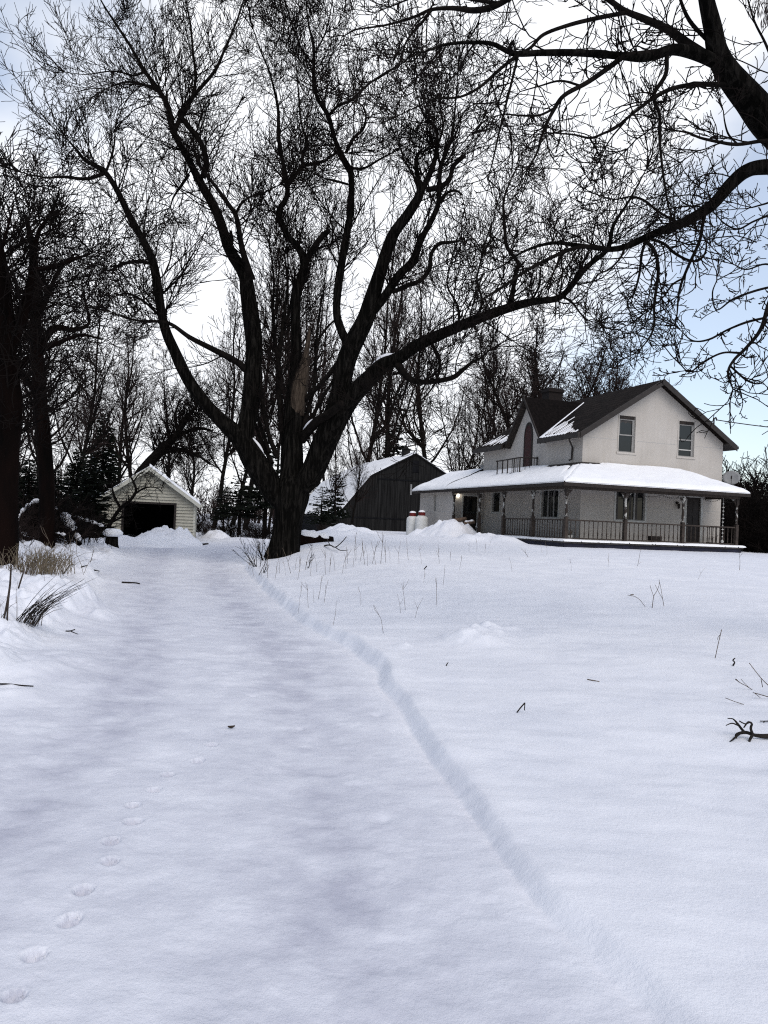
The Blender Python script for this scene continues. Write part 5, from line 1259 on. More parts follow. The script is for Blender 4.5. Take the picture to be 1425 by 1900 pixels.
F2 += [(3*n+i, 3*n+(i+1) % n, 7*n+(i+1) % n, 7*n+i) for i in range(n)]
k.add(Vv, F2); k.build('reflector', MAT['metalgrey'], t, True)
k = MB(); k.tube([np.zeros(3), np.array(hw(U1+.25, 1.85, 4.05))-b0, sdp-axis*.02-b0], .025, 6); k.build('mast', MAT['metalgrey'], t)
k = MB(); k.tube([sdp-e2*.36+axis*.05-b0, sdp-e2*.12+axis*.42-b0], .014, 5); k.tube([sdp-e2*.16+axis*.36-b0, sdp-e2*.06+axis*.48-b0], .035, 7); k.build('feed_arm', MAT['fascia'], t)
# string of lights sagging along the porch beam
def garland(pts, sag, name, label):
    k = MB(); lb = []
    for a, b in zip(pts[:-1], pts[1:]):
        a = np.array(a); b = np.array(b); q = [a*(1-t)+b*t-np.array([0, 0, sag*4*t*(1-t)]) for t in np.linspace(0, 1, 12)]
        k.tube(q, .007, 4)
        for p in q[1::1]: l_ = MB().lathe([(.006, p[2]-.05), (.014, p[2]-.03), (.010, p[2])], p[0], p[1], 5); k.add(l_.v, l_.f)
    return tag(k.build(name, MAT['stick']), label, 'string lights', 'string lights on the porch')
garland([hw(-.02, .2, 3.28), hw(-.02, 2.6, 3.28)], .26, 'string_lights', 'sagging cord of unlit bulbs across the left porch bay nearest the corner post')
garland([hw(6.0-u, -.02, 3.27) for u in (0, 1.1, 2.4)], .10, 'string_lights', 'sagging cord of unlit bulbs in the porch bay before the triple window')
garland([hw(6.2+u, -.02, 3.27) for u in (0, .9, 2.0, 3.0)], .14, 'string_lights', 'sagging cord of unlit bulbs in the porch bay before the front door')
k = MB(); b = hw(8.35, -.02, 3.30); pts_ = [b+np.array([0, 0, -i*.085]) for i in range(24)]
k.tube(pts_, .006, 4)
for i, p in enumerate(pts_[3:-1]):
    if i % 2 == 0: l_ = MB().lathe([(.008, p[2]-.035), (.035+.015*(i % 3), p[2]-.02), (.012, p[2]+.03)], p[0], p[1], 7); k.add(l_.v, l_.f)
k.lathe([(.05, pts_[-1][2]-.12), (.07, pts_[-1][2]-.04), (.015, pts_[-1][2]+.03)], b[0], b[1], 8)
tag(k.build('wind_chime', MAT['trimwhite']), 'long string of shells hanging from the porch beam right of the front door', 'wind chime')
# things standing on the porch
pc = hw(5.25, .8, DECK); t = thing('planter_box', 'dark wooden planter box standing on the porch left of the front door', 'planter', pc, HA)
k = MB(); k.box(-.26, .26, -.16, .16, 0, .06); k.box(-.26, -.22, -.16, .16, .06, .34); k.box(.22, .26, -.16, .16, .06, .34); k.box(-.22, .22, -.16, -.12, .06, .34); k.box(-.22, .22, .12, .16, .06, .34); k.build('box', MAT['darkwood'], t)
k = MB(); k.box(-.219, .219, -.119, .119, .24, .28); k.build('soil', MAT['black'], t)
pc = hw(.55, .55, DECK+.0); t = thing('potted_plant', 'withered plant in a pale pot behind the corner of the porch rail', 'plant', pc)
k = MB(); k.lathe([(.10, 0), (.15, .22), (.165, .24), (.14, .24), (.12, .2)], 0, 0, 12); k.build('pot', MAT['trimwhite'], t)
rs = np.random.default_rng(9); k = MB()
for i in range(16):
    a = rs.uniform(0, 6.3); q = rs.uniform(.1, .3); k.tube([(0, 0, .2), (math.cos(a)*q*.5, math.sin(a)*q*.5, .2+rs.uniform(.12, .25)), (math.cos(a)*q, math.sin(a)*q, .2+rs.uniform(.05, .34))], [.008, .007, .004], 4)
k.build('stem', MAT['weed'], t)

# ------------------------------------------------------------------ the garage
gb = P(272, 1004, 38.0); GA = R(13); GBz = Hs(gb[0], gb[1])-.02
gar = thing('garage', 'small cream clapboard garage with a snowy gable roof and a black open doorway', 'garage', (gb[0], gb[1], GBz), GA)
gw, gd, gh, gr = 2.28, 6.5, 1.95, 1.62   # half width, depth, wall height, gable rise
gs_ = gr/gw
do = (-1.12, 1.25, 0, 1.78)
mb = MB(); n_b = 22; bh = .155
def gmp(a, o, z): return (a, -o, z)
z = 0.0
while z < gh+gr-.03:
    z1 = min(z+bh, gh+gr)
    def half(zz): return gw if zz <= gh else max(0, gw-(zz-gh)/gs_)
    spans = [(-1, 1)]
    segs_b = []
    wa, wb = half(z), half(z1)
    if z < do[3]:
        segs_b = [(-wa, do[0], -wb, do[0]), (do[1], wa, do[1], wb)]
    else: segs_b = [(-wa, wa, -wb, wb)]
    for a0, a1, b0_, b1_ in segs_b:
        if z < do[3] < z1:
            pass
        # each board laps out at its lower edge
        mb.add([gmp(a0, .065, z), gmp(a1, .065, z), gmp(b1_, .004, z1), gmp(b0_, .004, z1), gmp(a0, .0, z), gmp(a1, .0, z)], [(0, 1, 2, 3), (0, 4, 5, 1)])
    z = z1
mb.box(-gw, -gw+.08, .03, gd, 0, gh); mb.box(gw-.08, gw, .03, gd, 0, gh); mb.box(-gw+.08, gw-.08, gd-.08, gd, 0, gh)
mb.build('wall', MAT['siding'], gar)
mb = MB(); mb.box(do[0]-.1, do[0], -.085, .10, 0, do[3]+.1); mb.box(do[1], do[1]+.1, -.085, .10, 0, do[3]+.1); mb.box(do[0], do[1], -.085, .10, do[3], do[3]+.1); mb.build('door_frame', MAT['darkwood'], gar)
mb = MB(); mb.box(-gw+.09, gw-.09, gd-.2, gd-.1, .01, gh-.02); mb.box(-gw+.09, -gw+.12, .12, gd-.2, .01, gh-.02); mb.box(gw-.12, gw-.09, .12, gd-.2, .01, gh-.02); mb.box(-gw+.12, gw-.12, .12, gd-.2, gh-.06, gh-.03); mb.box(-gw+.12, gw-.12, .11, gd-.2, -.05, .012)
mb.build('shade_lining', MAT['black'], gar)  # near-black sheets: the shade inside the doorway is put into their colour
mb = MB(); oh_ = .22
for s in (-1, 1):
    mb.prism([(0, -.3, gh+gr+.05), (s*(gw+oh_), -.3, gh-oh_*gs_+.05), (s*(gw+oh_), gd+.3, gh-oh_*gs_+.05), (0, gd+.3, gh+gr+.05)], (0, 0, -.10))
mb.build('roof', MAT['fascia'], gar)
mb = MB()
for s in (-1, 1):
    mb.prism([(0, -.335, gh+gr+.065), (s*(gw+oh_), -.335, gh-oh_*gs_+.065), (s*(gw+oh_), -.335, gh-oh_*gs_-.14), (0, -.335, gh+gr-.16)], (0, .034, 0))
    mb.box(*sorted((s*(gw+oh_), s*(gw+oh_+.09))), -.3, gd+.3, gh-oh_*gs_-.06, gh-oh_*gs_+.05)
for x in (-gw+.0, gw-.10): mb.box(x, x+.10, -.045, -.03, 0, gh-.05)
mb.build('trim', mat('cream_trim', (.50, .49, .42), (.58, .56, .48), 4, rough=.5), gar)
def gsheet(s):
    us = np.linspace(0, gw+oh_+.04, 40); vs = np.linspace(-.33, gd+.3, 70); Ug, Vg = np.meshgrid(us, vs, indexing='ij')
    d = np.minimum(np.minimum(gw+oh_+.03-Ug, Vg+.32), gd+.3-Vg); t_ = (.13+.12*.5*fbm(Ug*1.3+s*9, Vg*1.3, 3, 3))*np.sqrt(np.clip(d/.15, 0, 1))*(.45 if s < 0 else 1.0)
    Zt = gh+gr+.055-Ug*gs_+np.maximum(t_, .003); Vv = np.stack([s*Ug, Vg, Zt], -1).reshape(-1, 3); n2 = len(vs)
    i, j = np.meshgrid(np.arange(len(us)-1), np.arange(n2-1), indexing='ij'); q = np.stack([i*n2+j, (i+1)*n2+j, (i+1)*n2+j+1, i*n2+j+1], -1).reshape(-1, 4)
    link('roof_snow', np_mesh('roof_snow', Vv, quads=q, smooth=True), MAT['snow_roof'], gar)
gsheet(1); gsheet(-1)

# ------------------------------------------------------------------ the barn
bd = 62.0
bc = P(715, 1000, bd); bzb = .35; BA = R(-2)
BA = R(16)
barn = thing('barn', 'weathered dark plank barn with a long snow covered lean-to roof', 'barn', (bc[0], bc[1], bzb), BA)
k_ = bd/F/math.cos(R(16))
def bx(px): return (px-715)*k_
def bzz(py, px=715): return float(P(px, py, bd)[2])-bzb
prof = [(bx(597), bzz(957, 597)), (bx(632), bzz(946, 632)), (bx(683), bzz(882, 683)), (bx(765), bzz(839, 765)), (bx(838), bzz(885, 838)), (bx(870), bzz(925, 870))]
mb = MB(); base = -.6
# vertical planks of slightly different stand-off
x = prof[0][0]; rs = np.random.default_rng(4); px_ = [p[0] for p in prof]; pz_ = [p[1] for p in prof]
while x < prof[-1][0]-.02:
    x1 = min(x+rs.uniform(.20, .30), prof[-1][0]); o = rs.uniform(0, .03); t0, t1 = np.interp([x, x1-.012], px_, pz_); zb0 = base
    brks = [q for q in px_ if x < q < x1-.012]
    top = [(x1-.012, -o, t1-.04)]+[(q, -o, float(np.interp(q, px_, pz_))-.04) for q in reversed(brks)]+[(x, -o, t0-.04)]
    mb.prism([(x, -o, zb0), (x1-.012, -o, zb0)]+top, (0, .04, 0)); x = x1
mb.build('wall', MAT['barnwood'], barn)
mb = MB(); mb.box(prof[0][0]+.05, prof[-1][0]-.05, .3, .4, base, prof[0][1]-.1); mb.poly([(p[0], .31, p[1]-.08) for p in prof]+[(prof[-1][0], .31, base), (prof[0][0], .31, base)])
dpt = 20.0
mb.box(prof[0][0], prof[0][0]+.1, .05, dpt, base, prof[0][1]-.05); mb.box(prof[-1][0]-.1, prof[-1][0], .05, dpt, base, prof[-1][1]-.05); mb.poly([(p[0], dpt, p[1]-.05) for p in prof]+[(prof[-1][0], dpt, base), (prof[0][0], dpt, base)])
mb.build('inner_wall', MAT['black'], barn)
mb = MB()
SKEW = -2.2/20.0
for a, b in zip(prof[:-1], prof[1:]):
    mb.prism([(a[0]-(.25 if a is prof[0] else 0), -.14, a[1]), (b[0]+(.2 if b is prof[-1] else 0), -.14, b[1]), (b[0]+(.2 if b is prof[-1] else 0), dpt, b[1]), (a[0]-(.25 if a is prof[0] else 0), dpt, a[1])], (0, 0, -.10))
mb.build('roof', MAT['barnwood'], barn)
mb = MB(); 
for zz in (bzz(889), bzz(962)): mb.box(max(prof[0][0], -.9 if False else prof[0][0])+(4.4 if zz > 3 else 1.6), prof[-1][0]-(1.0 if zz > 3 else .1), -.055, -.032, zz-.05, zz+.05)
mb.build('board_joint', MAT['black'], barn)
wx0, wx1 = bx(760), bx(772)
mb = MB(); mb.box(wx0, wx1, -.06, -.034, bzz(873), bzz(851)); wn = mb.build('loft_window', MAT['black'], barn)
mb = MB(); mb.box(wx0+.04, wx1-.04, -.075, -.061, bzz(861)-.03, bzz(861)+.03); mb.box(wx0-.04, wx0, -.08, -.04, bzz(874), bzz(850)); mb.box(wx1, wx1+.04, -.08, -.04, bzz(874), bzz(850)); mb.build('frame', MAT['barnwood'], wn)
mb = MB(); mb.box(bx(757.5), bx(760.5), -.06, -.034, bzz(916), bzz(896)); mb.build('pale_board', MAT['metalgrey'], barn)
# snow over the slopes
Vv = []; us_n = 60; vs_n = 50
xs = np.linspace(prof[0][0]-.22, prof[-1][0]+.15, us_n); vs = np.linspace(-.13, dpt, vs_n); Ug, Vg = np.meshgrid(xs, vs, indexing='ij')
Zr = np.interp(Ug, px_, pz_); T_ = (.16+.1*fbm(Ug*.6, Vg*.6, 3, 2))*np.sqrt(np.clip((Vg+.13)/.2, 0, 1))
Vv = np.stack([Ug, Vg, Zr+np.maximum(T_, .01)], -1).reshape(-1, 3); i, j = np.meshgrid(np.arange(us_n-1), np.arange(vs_n-1), indexing='ij')
link('roof_snow', np_mesh('roof_snow', Vv, quads=np.stack([i*vs_n+j, (i+1)*vs_n+j, (i+1)*vs_n+j+1, i*vs_n+j+1], -1).reshape(-1, 4), smooth=True), MAT['snow_roof'], barn)
cx_ = bx(757); cz = bzz(839, 757)
mb = MB(); mb.box(cx_-.28, cx_+.28, 1.2, 1.76, cz-.6, cz+.38); mb.box(cx_-.36, cx_+.36, 1.12, 1.84, cz+.38, cz+.46); mb.lathe([(.28, cz+.46), (.06, cz+.72), (.03, cz+1.0)], cx_, 1.48, 4); mb.build('cupola', MAT['barnwood'], barn)
# ------------------------------------------------------------------ gas tanks, snow heaps, logs
tk = None
for i, (px, dep) in enumerate([(764, 47.0), (781, 46.2)]):
    b = P(px, 1000, dep); z = Hs(b[0], b[1])-.08
    lab = 'white propane tank with a red cap, the one farther from the porch' if i == 0 else 'white propane tank with a red cap, the one beside the snow heap'
    if i == 0:
        tk = thing('propane_tank', lab, 'gas tank', (b[0], b[1], z), group='propane tanks')
        k = MB(); k.lathe([(.30, 0), (.36, .05), (.365, .12), (.365, 1.02), (.34, 1.12), (.24, 1.21), (.17, 1.24)], 0, 0, 24); k.build('body', MAT['tank'], tk, True)
        k = MB(); k.lathe([(.20, 1.22), (.20, 1.40), (.21, 1.42), (.19, 1.44), (.0, 1.45)], 0, 0, 18, cap=False); k.build('cap', MAT['tankred'], tk)
        k = MB(); k.lathe([(.205, 1.425), (.18, 1.50), (.08, 1.54), (.0, 1.545)], 0, 0, 14, cap=False); k.build('snow', MAT['snow_roof'], tk, True)
    else: dup(tk, (b[0], b[1], z), .8, 1.04, lab)

def heap(name, label, c, rx, ry, h, seed, rough=.5, rz=0.0, group=None, blocky=False):
    n, mm = 72, 30; V = []; rs = np.random.default_rng(seed); s = rs.uniform(0, 30)
    a = np.linspace(0, 2*math.pi, n, endpoint=False)
    q = np.linspace(1.0, 0.0, mm)
    A_, Q_ = np.meshgrid(a, q, indexing='xy')
    R_ = Q_*(1+.35*fbm(np.cos(A_)*1.3+s, np.sin(A_)*1.3+s, 3, 3))
    X = R_*np.cos(A_)*rx; Y = R_*np.sin(A_)*ry
    nz_ = fbm(X*1.4/max(rx, .6)*1.6+s, Y*1.6/max(ry, .6)*1.6, 4, 5)
    nz2 = fbm(X*4+s, Y*4, 3, 6)
    base = np.cos(np.clip(Q_, 0, 1)*math.pi/2)**(.9 if blocky else 1.25)
    Zz = h*base*(1+rough*1.1*nz_)+rough*.12*h*nz2*base**.5
    if blocky: Zz = Zz+.18*h*np.round(nz_*3)/3*base**.5
    cr, sr_ = math.cos(rz), math.sin(rz)
    gx = c[0]+X*cr-Y*sr_; gy = c[1]+X*sr_+Y*cr
    gz = H(gx.ravel(), gy.ravel()).reshape(gx.shape)
    Zw = gz+Zz-np.where(Q_ > .93, .10, 0)
    Vv = np.stack([gx-c[0], gy-c[1], Zw-c[2]], -1).reshape(-1, 3)
    i, j = np.meshgrid(np.arange(mm-1), np.arange(n), indexing='ij')
    qd = np.stack([i*n+j, i*n+(j+1) % n, (i+1)*n+(j+1) % n, (i+1)*n+j], -1).reshape(-1, 4)
    o = link(name, np_mesh(name, Vv, quads=qd, smooth=True), MAT['snow']); o.location = [float(v) for v in c]
    return tag(o, label, 'snow heap', group)
b = P(836, 1000, 41.0); hc = np.array([b[0], b[1], Hs(b[0], b[1])])
heap('snow_heap', 'tall smooth snow heap before the side door of the farmhouse', hc, 1.9, 1.5, 1.02, 5, .42)
b = P(800, 1003, 41.5); heap('snow_heap', 'low snow ridge running from the propane tanks to the tall heap', np.array([b[0], b[1], Hs(b[0], b[1])]), 1.6, .9, .5, 8, .6)
b = P(905, 1004, 36.0); heap('snow_heap', 'small snow heap at the left end of the porch deck', np.array([b[0], b[1], Hs(b[0], b[1])]), 1.4, .8, .38, 9, .7)
b = P(308, 1020, 33.5); heap('snow_heap', 'lumpy ploughed snow heap before the garage doorway', np.array([b[0], b[1], Hs(b[0], b[1])]), 1.75, 1.0, .72, 12, .45, .1, blocky=True)
b = P(262, 1026, 32.0); heap('snow_heap', 'low rough spread of ploughed snow left of the garage doorway', np.array([b[0], b[1], Hs(b[0], b[1])]), 2.3, 1.0, .38, 14, .9)
b = P(404, 1002, 43.5); heap('snow_heap', 'small pointed snow heap right of the garage', np.array([b[0], b[1], Hs(b[0], b[1])]), .95, .7, .55, 16, .5)
b = P(638, 1006, 36.5); heap('snow_heap', 'long ploughed snow heap before the barn, right of the huge old tree', np.array([b[0], b[1], Hs(b[0], b[1])]), 2.0, .8, .45, 18, .7)
def log(p, q, r, name, label, cat, m, snow=True, group=None):
    p = np.array(p, float); q = np.array(q, float); c = (p+q)/2; rs = np.random.default_rng(int(abs(p[0]*1000)) % 9999)
    t = thing(name, label, cat, p, group=group); k = 9
    pts = np.array([p*(1-t_)+q*t_ for t_ in np.linspace(0, 1, k)])-p
    limb_mesh('stem', pts, np.full(k, r), 12, rs, m, t, .12)
    if snow:
        pts2 = pts+np.array([0, 0, r*.72]); V, qd = tube_np(pts2[1:-1], r*.75*(1+.3*rs.normal(size=k-2)), 8); mb = MB(); mb.add(V, [tuple(f) for f in qd]); mb.f += [tuple(range(7, -1, -1)), tuple(range(len(V)-8, len(V)))]
        mb.build('snow', MAT['snow_branch'], t, True)
    return t
top = hc+np.array([.50, .1, .95])
MAT['cutwood'] = mat('split_firewood', (.05, .033, .024), (.16, .11, .08), 9, rough=.9, bump=.5, bscale=25)
log(top+np.array([-.35, .0, .02]), top+np.array([.30, .25, .14]), .11, 'firewood_log', 'brown firewood log lying highest on the snow heap by the side door', 'log', MAT['cutwood'], False, 'logs on the snow heap')
log(top+np.array([.15, -.15, -.12]), top+np.array([.75, .1, -.02]), .10, 'firewood_log', 'snow capped firewood log in the middle of the heap by the side door', 'log', MAT['cutwood'], True, 'logs on the snow heap')
log(top+np.array([.85, -.1, -.35]), top+np.array([1.15, .15, .10]), .10, 'firewood_log', 'pale firewood log tilted upright at the right side of the heap', 'log', MAT['metalgrey'], True, 'logs on the snow heap')
gl_ = ground(572, 1012)
log(gl_+np.array([-.5, .5, .12]), gl_+np.array([.7, .9, .02]), .26, 'fallen_log', 'red brown fallen log with a snow cap at the foot of the huge tree', 'log', MAT['bark_red'], True)
# stump with snow beside the garage
b = P(207, 1008, 29.0); z = Hs(b[0], b[1]); t = thing('tree_stump', 'dark stump wearing a round cap of snow, before the left corner of the garage', 'stump', (b[0], b[1], z-.1))
k = MB(); k.lathe([(.30, 0), (.24, .2), (.22, .52), (.0, .54)], 0, 0, 12, cap=False); k.build('stump', MAT['bark'], t, True)
k = MB(); k.lathe([(.25, .50), (.36, .56), (.37, .66), (.24, .78), (0, .80)], .03, 0, 14, cap=False); k.build('snow', MAT['snow_roof'], t, True)
# fallen snow-laden boughs under the trees at the left
def bough(pts, name, label, seed, snow_r=.07):
    rs = np.random.default_rng(seed); W = catmull(np.array([P(a, b_, d) for a, b_, d, r in pts]), 5); rr = np.interp(np.linspace(0, 1, len(W)), np.linspace(0, 1, len(pts)), [p[3] for p in pts])
    g0 = W[0].copy(); t = thing(name, label, 'branch', g0, group='snowy fallen boughs')
    limb_mesh('stem', W-g0, rr, 8, rs, MAT['limb'], t, .1)
    d = norm(np.gradient(W, axis=0)); n_ = len(W)*2; idx = rs.integers(0, len(W), n_)
    sg = twigs(W[idx], norm(perp(d[idx], rs)+.6*d[idx]), rs.uniform(.3, .9, n_), np.full(n_, .011), rs, nseg=(5, 3), kids=(.8, 0), up=(0, 0), rmin=.006)
    link('twigs', seg_mesh('twigs', [(a-g0, b_-g0, c, e) for a, b_, c, e in sg]), MAT['twig'], t)
    # broken line of snow lumps along its top
    k = MB(); i = 0
    while i < len(W)-1:
        if rs.random() < .8:
            n3 = rs.integers(3, 6); q = W[i:i+n3]
            if len(q) >= 3:
                rad_ = snow_r*rs.uniform(.6, 1.25)*np.sin(np.linspace(.3, math.pi-.3, len(q))); V, qd = tube_np(q-g0+np.array([0, 0, .03])+np.interp(np.arange(len(q)), [0, len(q)], [rr[i]*.8]*2)[:, None]*np.array([[0, 0, 1.0]]), rad_, 7); k.add(V, [tuple(f) for f in qd]); m0 = len(k.v)-len(V); k.f += [tuple(m0+j for j in range(6, -1, -1)), tuple(m0+len(V)-7+j for j in range(7))]
            i += n3-1
        else: i += 1
    if k.v: k.build('snow', MAT['snow_branch'], t, True)
bough([(62, 1002, 24, .05), (38, 990, 24, .05), (34, 965, 24, .045), (48, 945, 24.3, .04), (70, 932, 24.6, .035), (92, 938, 25, .03), (106, 948, 25, .02)], 'fallen_bough', 'arching fallen bough outlined in snow, under the left trunks', 5, .075)
bough([(148, 1010, 25, .09), (138, 990, 25.2, .08), (126, 972, 25.5, .07), (116, 955, 26, .05)], 'fallen_bough', 'broad snow plastered bough slanting down beside the arching one', 6, .17)
bough([(118, 958, 27, .05), (140, 964, 27, .05), (165, 970, 27, .04), (192, 979, 27, .03)], 'fallen_bough', 'nearly level fallen bough with a line of snow, left of the garage', 7, .085)
bough([(86, 996, 23, .03), (105, 992, 23, .03), (122, 996, 23, .02)], 'fallen_bough', 'short low bough with snow between the arching one and the driveway bank', 8, .05)

# ------------------------------------------------------------------ sticks, weeds and grasses, each where it pokes from the snow
def stick_px(pts, dep0, name, label, cat, m, group=None, sub=(), n=6):
    wf = .8 if name == 'buried_branch' else .62 if m is MAT['stick'] or m is MAT['peeldark'] else .42
    """a stick or stem traced at the distance of its foot; pts (px, py, width px)"""
    W = np.array([P(a, b_, dep0+(q[0] if q else 0)) for a, b_, w_, *q in pts]); r = np.array([p[2] for p in pts])*.5*wf*dep0/F; g0 = W[0].copy(); k = MB()
    k.tube(catmull(W, 4)-g0, np.interp(np.linspace(0, 1, (len(W)-1)*4+1 if len(W) > 2 else 5), np.linspace(0, 1, len(W)), r), n)
    for s in sub:
        W2 = np.array([P(a, b_, dep0+(q[0] if q else 0)) for a, b_, w_, *q in s]); r2 = np.array([p[2] for p in s])*.5*wf*dep0/F
        k.tube(catmull(W2, 4)-g0, np.interp(np.linspace(0, 1, (len(W2)-1)*4+1 if len(W2) > 2 else 5), np.linspace(0, 1, len(W2)), r2), n)
    o = k.build(name, m, None, True); o.location = [float(v) for v in g0]
    return tag(o, label, cat, group)
def dep(px, py): return float(np.dot(ground(px, py)-EYE, fw))
def lie(pts, r, name, label, m, group=None, sub=()):
    """a stick lying on the snow"""
    def line(p): return np.array([ground(a, b_)+np.array([0, 0, r*.7+(q[0] if q else 0)]) for a, b_, *q in p])
    W = line(pts); g0 = W[0].copy(); k = MB(); k.tube(catmull(W, 3)-g0, np.linspace(r, r*.6, (len(W)-1)*3+1 if len(W) > 2 else 4), 6)
    for s in sub: W2 = line(s); k.tube(catmull(W2, 3)-g0, np.linspace(r*.7, r*.35, (len(W2)-1)*3+1 if len(W2) > 2 else 4), 5)
    o = k.build(name, m, None, True); o.location = [float(v) for v in g0]; return tag(o, label, 'stick', group)
lie([(226, 1082.5), (240, 1083), (252, 1083), (259, 1085)], .022, 'fallen_stick', 'straight dark stick lying across the far driveway', MAT['stick'])
lie([(122, 1172), (131, 1172), (139, 1169)], .009, 'fallen_stick', 'small forked twig at the left edge of the driveway', MAT['stick'], sub=[[(131, 1172), (138, 1175), (145, 1178)]])
lie([(-20, 1272), (10, 1271), (40, 1273), (62, 1275)], .008, 'fallen_stick', 'long thin stick over the edge of the left snowbank, nearest the camera', MAT['stick'])
lie([(118, 1066), (128, 1062, .03), (137, 1058, .05)], .012, 'fallen_stick', 'thin twig on the bank beneath the straw tuft', MAT['stick'])
lie([(151, 1054), (162, 1053.5)], .016, 'fallen_stick', 'short twig on the far left bank near the tall single stem', MAT['stick'])
lie([(175, 1060), (184, 1061)], .016, 'fallen_stick', 'very short twig at the top of the left driveway edge', MAT['stick'])
lie([(374, 1012), (386, 1010)], .05, 'fallen_stick', 'dark chunk of bark on the snow between the garage and the yard', MAT['stick'])
lie([(1090, 1262), (1112, 1266)], .006, 'fallen_stick', 'thin twig half sunk in the lawn snow right of centre', MAT['weed'])
lie([(1170, 1105), (1176, 1105)], .012, 'fallen_stick', 'tiny twig lying right of the forked weed stems', MAT['weed'])
# curled leaf on the driveway
c = ground(429, 1353); k = MB(); n = 7; sz = .028
for i in range(n):
    t_ = i/(n-1)*2-1; w_ = .012*(1-t_*t_)+.001
    k.v += [(t_*sz, -w_, .012+.010*t_*t_+.6*w_), (t_*sz, 0, .004+.012*t_*t_), (t_*sz, w_, .014+.010*t_*t_+.5*w_)]
k.f = [(i*3+j, i*3+3+j, i*3+4+j, i*3+1+j) for i in range(n-1) for j in range(2)]
o = k.build('dry_leaf', MAT['leaf'], None, True); o.location = [float(v) for v in c]; o.rotation_euler = (0, 0, .5); tag(o, 'curled dark dry leaf lying on the driveway', 'leaf')
# buried branch at the right edge
bd_ = dep(1400, 1372)
stick_px([(1470, 1362, 13), (1425, 1366, 12), (1400, 1364, 8), (1384, 1359, 8), (1368, 1362, 7), (1364, 1370, 6), (1352, 1372, 3)], bd_, 'buried_branch', 'black gnarled branch half buried in a hollow of snow at the right edge', 'branch', MAT['stick'],
         sub=[[(1397, 1364, 7), (1393, 1352, 6, -.05), (1395, 1343, 5, -.08), (1388, 1340, 4, -.08), (1380, 1350, 3, -.1)], [(1382, 1360, 7), (1374, 1350, 6, .06), (1367, 1341, 5, .08), (1360, 1334, 3, .1), (1350, 1333, 2, .12)],
              [(1370, 1346, 4, .06), (1358, 1342, 3, .04), (1347, 1346, 2, .02)], [(1372, 1338, 3, .08), (1382, 1343, 3, .02), (1390, 1341, 3, -.05)], [(1396, 1364, 7, -.04), (1391, 1373, 6, -.06), (1390, 1380, 4, -.08)], [(1372, 1361, 6, -.02), (1360, 1372, 4, -.08), (1354, 1376, 2, -.1)]], n=7)
d1 = dep(1440, 1290)
stick_px([(1450, 1296, 4), (1432, 1278, 4), (1412, 1258, 3), (1390, 1230, 3)], d1, 'dry_weed', 'long leaning weed stem with a side shoot at the right edge, above the buried branch', 'weed', MAT['weed'], sub=[[(1412, 1259, 3), (1415, 1275, 3)]])
stick_px([(1396, 1280, 3), (1385, 1273, 3), (1372, 1266, 3), (1365, 1260, 6)], dep(1396, 1281), 'dry_weed', 'low weed stem with a thick seed head at its tip', 'weed', MAT['weed'], sub=[[(1390, 1276, 2), (1380, 1266, 2), (1375, 1260, 2)]])
stick_px([(1445, 1300, 4), (1425, 1293, 4), (1408, 1288, 4), (1397, 1285, 3)], dep(1430, 1298), 'dry_weed', 'weed stem lying almost flat at the right edge', 'weed', MAT['weed'], sub=[[(1400, 1286, 3), (1411, 1295, 2)]])
stick_px([(1380, 1307, 3), (1364, 1302, 3), (1346, 1295, 3)], dep(1380, 1308), 'dry_weed', 'short reclining weed stem left of the buried branch', 'weed', MAT['weed'])
stick_px([(1450, 1337, 4), (1425, 1338, 4), (1410, 1338, 3)], dep(1425, 1342), 'dry_weed', 'thin bare stem just above the buried branch', 'weed', MAT['stick'], sub=[[(1418, 1338, 3), (1417, 1341, 3)]])
stick_px([(1327, 1221, 3), (1333, 1193, 3), (1339, 1168, 3)], dep(1327, 1222), 'dry_weed', 'tall straight lone stem on the right side of the lawn', 'weed', MAT['weed'], sub=[[(1336, 1178, 3), (1332, 1183, 2), (1331, 1187, 2)]])
stick_px([(1360, 1235, 5), (1363, 1229, 4), (1360, 1225, 4), (1364, 1221, 3)], dep(1361, 1236), 'dry_weed', 'short black crooked twig stub below the tall lone stem', 'weed', MAT['stick'])
stick_px([(959, 1322, 4), (966, 1313, 4), (974, 1304, 4)], dep(960, 1323), 'dry_weed', 'black twig shaped like a tick, alone in the middle of the lawn', 'weed', MAT['stick'], sub=[[(974, 1304, 3), (973, 1318, 3)], [(968, 1310, 2), (964, 1314, 2)]])
stick_px([(828, 1235, 4), (830, 1231, 3), (832, 1229, 2)], dep(828, 1236), 'dry_weed', 'tiny dark stub left of the tick shaped twig', 'weed', MAT['stick'])
dA = dep(1211, 1128)
stick_px([(1210, 1129, 3.1), (1213, 1107, 2.5), (1219, 1096, 1.9), (1223, 1085, 1.9), (1223, 1075, 1.9)], dA, 'dry_weed', 'cluster of forked bare stems standing on the right lawn before the porch', 'weed', MAT['weed'], sub=[[(1213, 1107, 1.9), (1209, 1096, 1.9), (1206, 1086, 1.9)], [(1232, 1125, 2.5), (1229, 1108, 1.9), (1226, 1090, 1.9), (1223, 1078, 1.2)], [(1230, 1112, 1.9), (1222, 1098, 1.9), (1215, 1084, 1.2)]])
stick_px([(1197, 1126, 2), (1188, 1114, 2), (1178, 1107, 2), (1164, 1104, 2)], dA, 'dry_weed', 'thin arching grass blade left of the forked stems', 'weed', MAT['weed'])
stick_px([(787, 1056, 3), (792, 1050, 3.5)], dep(787, 1057), 'dry_weed', 'short thick dark stub on the middle lawn', 'weed', MAT['stick'])
